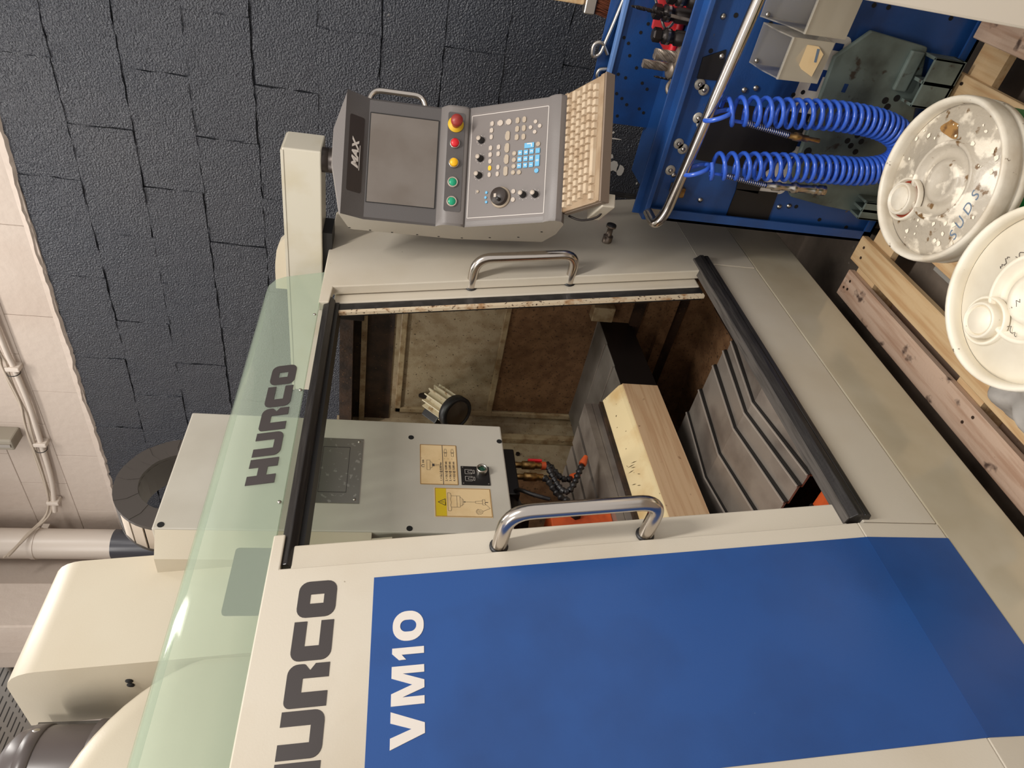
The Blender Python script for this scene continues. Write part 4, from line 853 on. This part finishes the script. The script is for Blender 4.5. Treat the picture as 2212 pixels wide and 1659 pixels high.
# coiled air hose
hz = thing('coiled_air_hose', 'bright blue coiled air hose looped over the chrome rail', 'hose', (1.71, .55, .25))
ctr = bez([(1.715, .497, .775), (1.705, .484, .71), (1.70, .474, .60), (1.70, .464, .47), (1.70, .470, .34), (1.70, .497, .262), (1.70, .540, .238), (1.70, .578, .262), (1.70, .598, .33), (1.70, .604, .42), (1.70, .612, .54), (1.70, .624, .67), (1.71, .640, .765)], 24)
L = [0]
for a, b in zip(ctr[:-1], ctr[1:]): L.append(L[-1] + (b - a).length)
pts = []; ph = 0; RC = .0335; prev = 0
def lerp_path(d):
    for i in range(1, len(L)):
        if L[i] >= d:
            t = (d - L[i - 1]) / max(1e-9, L[i] - L[i - 1]); return ctr[i - 1].lerp(ctr[i], t), (ctr[min(i + 1, len(ctr) - 1)] - ctr[max(i - 2, 0)]).normalized()
    return ctr[-1], (ctr[-1] - ctr[-2]).normalized()
d = 0; NS = 18
while d < L[-1]:
    p, t = lerp_path(d); e1 = Vector((1, 0, 0)); e1 = (e1 - t * e1.dot(t)).normalized(); e2 = t.cross(e1)
    pts.append(p + (e1 * math.cos(ph) + e2 * math.sin(ph)) * RC)
    f = abs(2 * d / L[-1] - 1); pit = .0140 + .021 * f ** 1.3
    ph += 2 * PI / NS; d += pit / NS
hose = obj('coil', MB().tube(pts, .0060, 8), HOSE, hz)
RX = 1.716
def loop(yc, zc, tilt):
    return [Vector((RX + .024 * math.cos(a), yc + tilt * math.sin(a), zc + .030 * math.sin(a))) for a in [2 * PI * k / 24 for k in range(25)]]
obj('rail_loop', MB().tube([Vector((RX - .01 + .031 * math.cos(a), .505 + .017 * math.sin(a) + .006 * math.cos(a), .790 + .030 * math.sin(a))) for a in [2 * PI * k / 26 for k in range(27)]], .0062, 8), HOSE, hz)
obj('rail_loop', MB().tube([Vector((RX + .0 + .031 * math.cos(a), .656 + .017 * math.sin(a) + .006 * math.cos(a), .792 + .030 * math.sin(a))) for a in [2 * PI * k / 26 for k in range(27)]], .0062, 8), HOSE, hz)
def spring(a, b, r, turns):
    a = Vector(a); b = Vector(b); t = (b - a).normalized(); e1 = t.orthogonal().normalized(); e2 = t.cross(e1); n = turns * 10
    return MB().tube([a.lerp(b, k / n) + (e1 * math.cos(2 * PI * k / 10) + e2 * math.sin(2 * PI * k / 10)) * r for k in range(n + 1)], .0015, 5)
for (a, b, c, cup) in (((1.70, .512, .715), (1.695, .527, .585), (1.695, .531, .495), False), ((1.70, .655, .720), (1.695, .667, .590), (1.695, .662, .412), True)):
    obj('inner_hose', MB().tube([Vector(a) + V(0, 0, .04), a, b], .0048, 8), HOSE, hz)
    obj('spring_guard', spring(a, b, .0075, 22), CHROMEB, hz)
    bv = Vector(b); dv = (Vector(c) - bv); ln = dv.length; du = dv.normalized()
    prf = [(.0075, 0), (.0085, .15), (.011, .18), (.011, .38), (.008, .40), (.0085, .62), (.006, .66), (.0065, 1)] if not cup else [(.008, 0), (.0095, .1), (.0125, .12), (.0125, .24), (.010, .26), (.010, .42), (.015, .44), (.015, .52), (.0115, .54), (.0115, .78), (.014, .80), (.014, .84), (.0125, .85), (.0125, .88), (.0145, .90), (.0145, 1), (.008, 1)]
    obj('coupling', MB().tube([bv + du * (h * ln) for r, h in prf], .01, 14, radii=[r for r, h in prf]), BRASS if not cup else CHROMEB, hz)
# frosted storage bins hooked on the panel
def bin_(y0, y1, zt, zb, label):
    t = thing('plastic_bin', label, 'bin', (1.74, (y0 + y1) / 2, zb), 'frosted bins on the trolley side')
    # open scoop front: profile (x, z); back against the panel
    pr = [(1.808, zt + .03), (1.808, zb), (1.70, zb), (1.675, zb + .10), (1.808, zt + .03)]
    th = .003
    fr = [(1.806, zb), (1.700, zb + .001), (1.688, zb + .012), (1.676, zb + .115), (1.806, zb + .125)]
    obj('bin_bottom', MB().box(1.695, 1.806, y0, y1, zb, zb + th), FROST, t)
    obj('bin_back', MB().box(1.802, 1.806, y0, y1, zb, zt + .035), FROST, t)
    obj('bin_front', MB().prism([(1.695, y0, zb), (1.695, y1, zb), (1.680, y1, zb + .115), (1.680, y0, zb + .115)], [(1.698, y0, zb), (1.698, y1, zb), (1.683, y1, zb + .115), (1.683, y0, zb + .115)]), FROSTF, t)
    for yy in (y0, y1 - th):
        s = [(1.806, zb), (1.696, zb), (1.681, zb + .115), (1.74, zb + .135), (1.806, zt + .035)]
        obj('bin_side', MB().prism([(x, yy, z) for x, z in s], [(x, yy + th, z) for x, z in s]), FROST, t)
    obj('rim', MB().tube([(1.681, y0, zb + .116), (1.681, y1, zb + .116)], .004, 8), FROST, t)
    obj('hook_screw', MB().lathe([(.006, 0), (.006, .004), (.002, .006)], (1.801, y1 - .008, zt + .02), (-1, 0, 0), 10), CHROMEB, t)
    return t
b1 = bin_(.298, .394, .675, .568, 'frosted clear bin carrying a yellowed paper label on its front')
b2 = bin_(.185, .288, .690, .545, 'frosted clear bin without a label, nearer the frame edge')
o = obj('paper_label', MB().prism([(1.6855, y, z) for y, z in ((.31, .640), (.345, .655), (.365, .630), (.378, .596), (.325, .590), (.31, .61))], [(1.688, y, z) for y, z in ((.31, .640), (.345, .655), (.365, .630), (.378, .596), (.325, .590), (.31, .61))]), STICK, b1)
obj('ink_mark', MB().prism([(1.6848, y, z) for y, z in ((.315, .605), (.345, .600), (.345, .606), (.315, .612))], [(1.6853, y, z) for y, z in ((.315, .605), (.345, .600), (.345, .606), (.315, .612))]), PEN, b1)
# grey-green moulded holder
th_ = thing('moulded_holder', 'grey green moulded plastic holder plate with pockets on the blue panel', 'holder', (1.78, .5, .15))
out = [(.346, .497), (.274, .428), (.289, .255), (.62, .13), (.757, .15), (.745, .325), (.729, .442), (.703, .468)]
hp = obj('holder_plate', MB().prism([(1.785, y, z) for y, z in out], [(1.800, y, z) for y, z in out]), TEAL, th_, bevel=.004)
for y, z, r in ((.591, .455, .011), (.471, .374, .009), (.53, .33, .008), (.545, .31, .008), (.56, .335, .008), (.575, .312, .008), (.548, .352, .008), (.43, .300, .009), (.445, .285, .009), (.42, .27, .009)):
    sub('socket', MB().lathe([(r, 0), (r, .0012)], (1.7852, y, z), (-1, 0, 0), 14), HOLE, hp)
def pocket(y0, y1, z0, z1):
    p = obj('pocket', MB().box(1.735, 1.786, y0, y1, z0, z0 + .008), TEAL, th_)
    sub('pocket_wall', MB().box(1.735, 1.742, y0, y1, z0, z1), TEAL, p, bevel=.002); sub('pocket_wall', MB().box(1.735, 1.786, y0, y0 + .008, z0, z1), TEAL, p, bevel=.002)
    sub('pocket_wall', MB().box(1.735, 1.786, y1 - .008, y1, z0, z1), TEAL, p, bevel=.002); sub('pocket_divider', MB().box(1.735, 1.786, (y0 + y1) / 2 - .004, (y0 + y1) / 2 + .004, z0, z1), TEAL, p)
pocket(.300, .425, .165, .255); pocket(.695, .752, .155, .235)
sub('raised_bar', MB().box(1.772, 1.786, .30, .40, .262, .30), TEAL, hp, bevel=.004)
sub('blue_key_hole', MB().box(1.7845, 1.786, .404, .426, .425, .437), CART, hp)
# tools standing on the trolley tray
def endmill(label, x, y, z0, h, r, ft, holder=True):
    t = thing('end_mill', label, 'tool', (x, y, z0))
    obj('shank_flange', MB().lathe([(.012, 0), (.012, .02), (.030, .022), (.031, .034), (.018, .040), (.0005, .041)], (x, y, z0), (0, 0, 1), 24), GREYT, t)
    mb = MB(); n = 14; vs = []; fs = []; sg = 16
    for i in range(n + 1):
        for k in range(sg):
            a = 2 * PI * k / sg + i * .22; rr_ = r * (1.0 if (k % 4) else .68); vs.append((x + rr_ * math.cos(a), y + rr_ * math.sin(a), z0 + .04 + (h - .04) * i / n))
    for i in range(n):
        for k in range(sg): fs.append((i * sg + k, i * sg + (k + 1) % sg, (i + 1) * sg + (k + 1) % sg, (i + 1) * sg + k))
    fs.append(tuple(range(n * sg, (n + 1) * sg))); obj('flutes', mb.add(vs, fs), GREYT, t); return t
endmill('thicker fluted steel end mill upright on the trolley, behind the lip', 1.93, .437, .821, .100, .0150, 1)
endmill('slimmer fluted steel end mill left of the thicker one', 1.97, .474, .821, .112, .0120, 1)
def ring_nut(label, x, y, z):
    t = thing('lock_nut', label, 'nut', (x, y, z)); mb = MB()
    mb.lathe([(.013, -.004), (.026, -.004), (.026, .004), (.013, .004), (.013, -.004)], (x, y, z + .026), (-.85, -.5, .2), 28); obj('ring', mb, GREYT, t)
    for k in range(4):
        pass
    obj('spigot', MB().lathe([(.0125, -.0035), (.0125, -.001)], (x, y, z + .026), (-.85, -.5, .2), 20), HOLE, t); return t
ring_nut('round slotted steel lock nut leaning on the trolley lip', 1.90, .508, .822)
def drill(label, x, y, z0, h, r, lean):
    t = thing('drill_bit', label, 'tool', (x, y, z0)); a = Vector((x, y, z0)); b = a + Vector((lean[0], lean[1], h))
    obj('shank', MB().tube([a, a.lerp(b, .4)], r * .9, 10), GREYT, t)
    mb = MB(); n = 24; vs = []; fs = []; d_ = (b - a).normalized(); e1 = d_.orthogonal().normalized(); e2 = d_.cross(e1)
    for i in range(n + 1):
        c = a.lerp(b, .4 + .6 * i / n); tp_ = 1 if i < n - 2 else (.6 if i < n else .05)
        for k in range(8):
            q = 2 * PI * k / 8 + i * .5; rr_ = r * tp_ * (1 if k % 4 else .6); vs.append(c + (e1 * math.cos(q) + e2 * math.sin(q)) * rr_)
    for i in range(n):
        for k in range(8): fs.append((i * 8 + k, i * 8 + (k + 1) % 8, (i + 1) * 8 + (k + 1) % 8, (i + 1) * 8 + k))
    obj('twist', mb.add(vs, fs), BLKT, t); return t
drill('long dark twist drill standing among the holders', 1.96, .350, .821, .19, .005, (.0, -.012))
drill('thin black drill leaning by the slotted lock nut', 1.94, .500, .821, .075, .003, (.02, .0))
def holder(label, x, y, z0, h, R):
    t = thing('collet_holder', label, 'tool', (x, y, z0))
    obj('body', MB().lathe([(R, 0), (R, h * .45), (R * .82, h * .47), (R * .82, h * .56), (R, h * .58), (R, h * .74), (R * .7, h * .76), (R * .7, h * .84)], (x, y, z0), (0, 0, 1), 24), BLKT, t)
    obj('nut', MB().lathe([(R * .86, h * .80), (R * .92, h * .82), (R * .92, h * .97), (R * .7, h)], (x, y, z0), (0, 0, 1), 6, False), BLKT, t)
    obj('steel_collar', MB().lathe([(R * 1.03, h * .62), (R * 1.03, h * .68)], (x, y, z0), (0, 0, 1), 24), CHROMEB, t); return t
holder('black collet holder with hexagon nut, tallest on the trolley', 1.94, .392, .821, .118, .020)
holder('black collet holder beside the red rack, second from the end mills', 1.98, .345, .821, .12, .021)
holder('black collet holder nearest the photo edge', 1.93, .295, .821, .11, .022)
# red rack
rk = thing('red_tool_rack', 'red plastic tool rack at the trolley end', 'rack', (2.05, .32, .821))
rkp = [(.20, .821), (.455, .821), (.465, .83), (.45, .855), (.40, .905), (.20, .915)]
obj('rack_plate', MB().prism([(2.05, y, z) for y, z in rkp], [(2.065, y, z) for y, z in rkp]), mat('red_rack_plastic', srgb(196, 58, 60), 0.35), rk)
obj('rack_edge', MB().tube([(2.038, .20, .834), (2.038, .44, .834), (2.038, .458, .838)], .012, 10), RED, rk)
obj('wire_hook', MB().tube(fillet([(2.036, .30, .845), (2.005, .375, .868), (2.005, .39, .885), (2.02, .33, .925), (2.02, .27, .965)], .012, 4), .0042, 8), CHROMEB, rk)
# wire hooks and brush at the top of the back board
wh = thing('wire_hanger', 'bent bright wire hanger lying over the trolley back board', 'hook', (2.12, .48, .99))
obj('wire', MB().tube(fillet([(2.12, .34, .985), (2.12, .42, 1.0), (2.12, .505, 1.018), (2.12, .515, 1.040), (2.12, .478, 1.045), (2.12, .468, 1.02), (2.12, .50, .995)], .014, 5), .006, 10), CHROMEB, wh)
sh = thing('wire_clip', 'small bright wire clip on the back board by the keyboard', 'hook', (2.12, .55, .99))
obj('wire', MB().tube(fillet([(2.12, .54, .985), (2.12, .545, 1.012), (2.12, .568, 1.012), (2.12, .572, .99)], .01, 5), .006, 10), CHROMEB, sh)
br = thing('bristle_brush', 'brown bristle brush standing behind the trolley back board', 'brush', (2.22, .36, .98))
mb = MB(); rs = random.Random(3)
for k in range(260):
    y = .33 + .085 * rs.random(); x = 2.20 + .03 * rs.random(); mb.tube([(x, y, 1.045), (x + rs.uniform(-.006, .006), y + .012 + rs.uniform(-.006, .006), .985 + rs.uniform(-.006, .006))], .0012, 4, False)
bt = obj('bristles', mb, BRUSH, br); bt['kind'] = 'stuff'
obj('ferrule', MB().box(2.195, 2.235, .325, .42, 1.04, 1.075), CHROMEB, br, bevel=.004); obj('handle', MB().box(2.205, 2.225, .34, .40, 1.075, 1.2), WOOD, br, bevel=.006)

# ------------------------------------------------------------------ pallet, buckets, cloth, cabinet
pl = thing('pallet', 'pine shipping pallet on the floor in front of the machine', 'pallet', (1.2, .45, 0))
bd = []
ZT = .147
boards = [(.935, 1.024, WOODP, 1.768), (.826, .908, WOOD, 1.79), (.665, .745, WOOD, 1.785), (.50, .585, WOOD, 1.79), (.33, .42, WOOD, 1.78), (.16, .25, WOODP, 1.785), (-.01, .075, WOOD, 1.785), (-.15, -.06, WOOD, 1.79)]
for y0, y1, m, xr in boards:
    jz = random.uniform(-.002, .002)
    obj('deck_board', MB().box(.62, xr, y0, y1, ZT - .022 + jz, ZT + jz), m, pl, bevel=.002, bseg=1)
for x0, x1 in ((1.66, 1.76), (1.12, 1.22), (.63, .73)):
    obj('bearer', MB().box(x0, x1, -.15, 1.02, .103, .125), WOOD, pl)
    for y0 in (-.15, .40, .92): obj('block', MB().box(x0, x1, y0, y0 + .10, .022, .103), WOOD, pl, bevel=.002, bseg=1)
for y0, y1 in ((-.15, -.05), (.40, .50), (.92, 1.02)): obj('bottom_board', MB().box(.62, 1.77, y0, y1, 0, .022), WOODP, pl)
for x, y in ((1.735, .96), (1.728, .985), (1.748, .99), (1.10, .955), (1.115, .985), (1.755, .85), (1.745, .88), (1.15, .87), (1.742, .19), (1.735, .35)):
    obj('nail', MB().lathe([(.0045, 0), (.0045, .0035)], (x, y, ZT - .001), (0, 0, 1), 8), RUSTD, pl)
obj('grey_strip', MB().box(1.20, 1.56, .775, .80, .02, .06), mat('grey_strip', srgb(150, 146, 138), 0.5), pl)

def bucket(label, cx, cy, zl, R, lidm, topm, capang, capd):
    t = thing('bucket', label, 'bucket', (cx, cy, ZT), 'lidded buckets on the pallet')
    zb = ZT + .002
    obj('body', MB().lathe([(R * .84, zb), (R * .86, zb + .01), (R * .955, zl - .045), (R * .94, zl - .04)], (cx, cy, 0), (0, 0, 1), 48), BGREEN, t)
    rim = [(R * .96, zl - .062), (R * .99, zl - .060), (R * .99, zl - .045), (R * .965, zl - .043), (R * .985, zl - .038), (R, zl - .03), (R * 1.0, zl - .008), (R * .985, zl), (R * .955, zl), (R * .925, zl - .004), (R * .915, zl - .012), (R * .915, zl - .026)]
    lid = obj('lid', MB().lathe(rim, (cx, cy, 0), (0, 0, 1), 64, True, False), lidm, t)
    zt = zl - .023
    prof_ = [(R * .916, zt - .004), (R * .90, zt - .003), (R * .885, zt + .001), (R * .50, zt + .001), (R * .485, zt + .009), (R * .46, zt + .011), (R * .435, zt + .009), (R * .42, zt - .004), (R * .28, zt - .004), (R * .265, zt + .004), (R * .19, zt + .006), (R * .17, zt + .002), (.0005, zt + .001)]
    sub('lid_top', MB().lathe(prof_, (cx, cy, 0), (0, 0, 1), 64, True, False), topm, lid)
    px, py = cx + capd * math.cos(capang), cy + capd * math.sin(capang)
    sub('spout_well', MB().lathe([(.045, zt), (.0445, zt + .009), (.042, zt + .011), (.039, zt + .009), (.0385, zt + .0015), (.0005, zt + .002)], (px, py, 0), (0, 0, 1), 36), lidm, lid)
    cap = obj('spout_cap', MB().lathe([(.0325, zt), (.033, zt + .019), (.0315, zt + .022), (.0285, zt + .022), (.027, zt + .012), (.0255, zt + .012), (.025, zt + .018), (.0235, zt + .020), (.0005, zt + .0205)], (px, py, 0), (0, 0, 1), 32), lidm, t)
    return t, lid, zt, (px, py)
# directions towards the spout caps as seen in the lids
bk1, l1, z1, c1 = bucket('green bucket with dirty white lid marked in pen, farther of two', 1.188, .417, .550, .1585, LID, LIDTOP, math.radians(47), .095)
bk2, l2, z2, c2 = bucket('bucket with cleaner white lid, nearer of two, cloth beside it', .868, .482, .550, .1585, LID2, LID2, math.radians(60), .088)
def lidtext(parent, s, size, o, xd, m, z, sh=.25, yd=None):
    me = text_mesh('handwriting', s, size, frame((o[0], o[1], z + .0012), xd, (-xd[1], xd[0], 0)), .0002, shear=sh); q = obj('handwriting', me, m); q.parent = parent
xd = (math.cos(math.radians(-37)), math.sin(math.radians(-37)), 0)
lidtext(l1, 'S U D S', .029, (1.080, .490), (.09, -.996, 0), PEN, z1)
rs = random.Random(9)
def scribble(x0, y0, dx, dy, n, h):
    pts = []; d_ = Vector((dx, dy, 0)); q_ = Vector((-dy, dx, 0)).normalized() * h
    for k in range(n): pts.append(Vector((x0, y0, z2 + .0022)) + d_ * (k / n) + q_ * rs.uniform(-.5, .5))
    o = obj('faint_scribble', MB().tube(pts, .0007, 4), PEND); o.parent = l2
scribble(.938, .508, .012, -.028, 11, .010); scribble(.955, .474, -.002, -.026, 12, .010); scribble(.940, .444, -.006, -.03, 12, .010); scribble(.888, .520, -.005, -.03, 10, .010); scribble(.872, .540, -.03, .0, 9, .010)
mb = MB(); vs = [(1.243 + .024 * math.cos(a) * (1 + .3 * math.sin(3 * a)), .332 + .018 * math.sin(a) * (1 + .25 * math.cos(2 * a)), z1 + .0018) for a in [2 * PI * k / 24 for k in range(24)]]
o = obj('rust_stain', mb.add(vs, [tuple(range(24))]), STAIN); o.parent = l1
mb = MB(); rs = random.Random(5)
for k in range(34):
    a = rs.uniform(0, 2 * PI); q = rs.uniform(.082, .135); x, y = 1.188 + q * math.cos(a), .417 + q * math.sin(a); s_ = rs.uniform(.0015, .006)
    mb.add([(x + s_ * math.cos(b) * rs.uniform(.6, 1.3), y + s_ * math.sin(b) * rs.uniform(.6, 1.3), z1 + .0024 + rs.uniform(0, .0006)) for b in [2 * PI * i / 7 for i in range(7)]], [tuple(range(7))])
o = obj('dried_splash', mb, mat('dried_white_residue', srgb(232, 222, 202), 0.6)); o.parent = l1; o['kind'] = 'stuff'
obj('red_seal', MB().lathe([(.033, 0), (.0375, .0), (.0375, .002), (.033, .002), (.033, 0)], (c1[0], c1[1], z1 + .0015), (0, 0, 1), 28), mat('rust_red_seal', srgb(140, 50, 26), 0.5), bk1)
# crumpled grey cloth lying over pallet and bucket edge
mb = MB(); n = 22; vs = []; fs = []; rs = random.Random(11)
for i in range(n + 1):
    for j in range(n + 1):
        u_ = i / n; v_ = j / n; x = .80 + .29 * u_ + .012 * math.sin(9 * v_ + 3); y = .70 + .175 * v_ + .014 * math.sin(8 * u_)
        hgt = .175 + .10 * math.exp(-((u_ - .55) ** 2 + (v_ - .45) ** 2) * 5) + .014 * math.sin(14 * u_ + 5 * v_) + .012 * math.sin(17 * v_ - 6 * u_)
        if min(u_, v_, 1 - u_, 1 - v_) < .06: hgt = ZT + .004
        vs.append((x, y, hgt))
for i in range(n):
    for j in range(n): a = i * (n + 1) + j; fs.append((a, a + n + 1, a + n + 2, a + 1))
cl = obj('work_cloth', mb.add(vs, fs, True), CLOTH); tag(cl, 'crumpled grey cloth lying on the pallet beside the nearer bucket', 'cloth')
# white cabinet at the right edge of the picture
wc = thing('white_cabinet', 'plain white cabinet corner at the right, in front of the trolley', 'cabinet', (1.25, -.2, 0))
obj('carcass', MB().box(1.06, 1.55, -.75, .126, .155, .95), CABW, wc, bevel=.004)
obj('worktop', MB().box(1.055, 1.56, -.76, .10, .95, .985), CABW, wc, bevel=.004)

# clean up the helper flag
for o in bpy.data.objects:
    if '_world' in o: del o['_world']
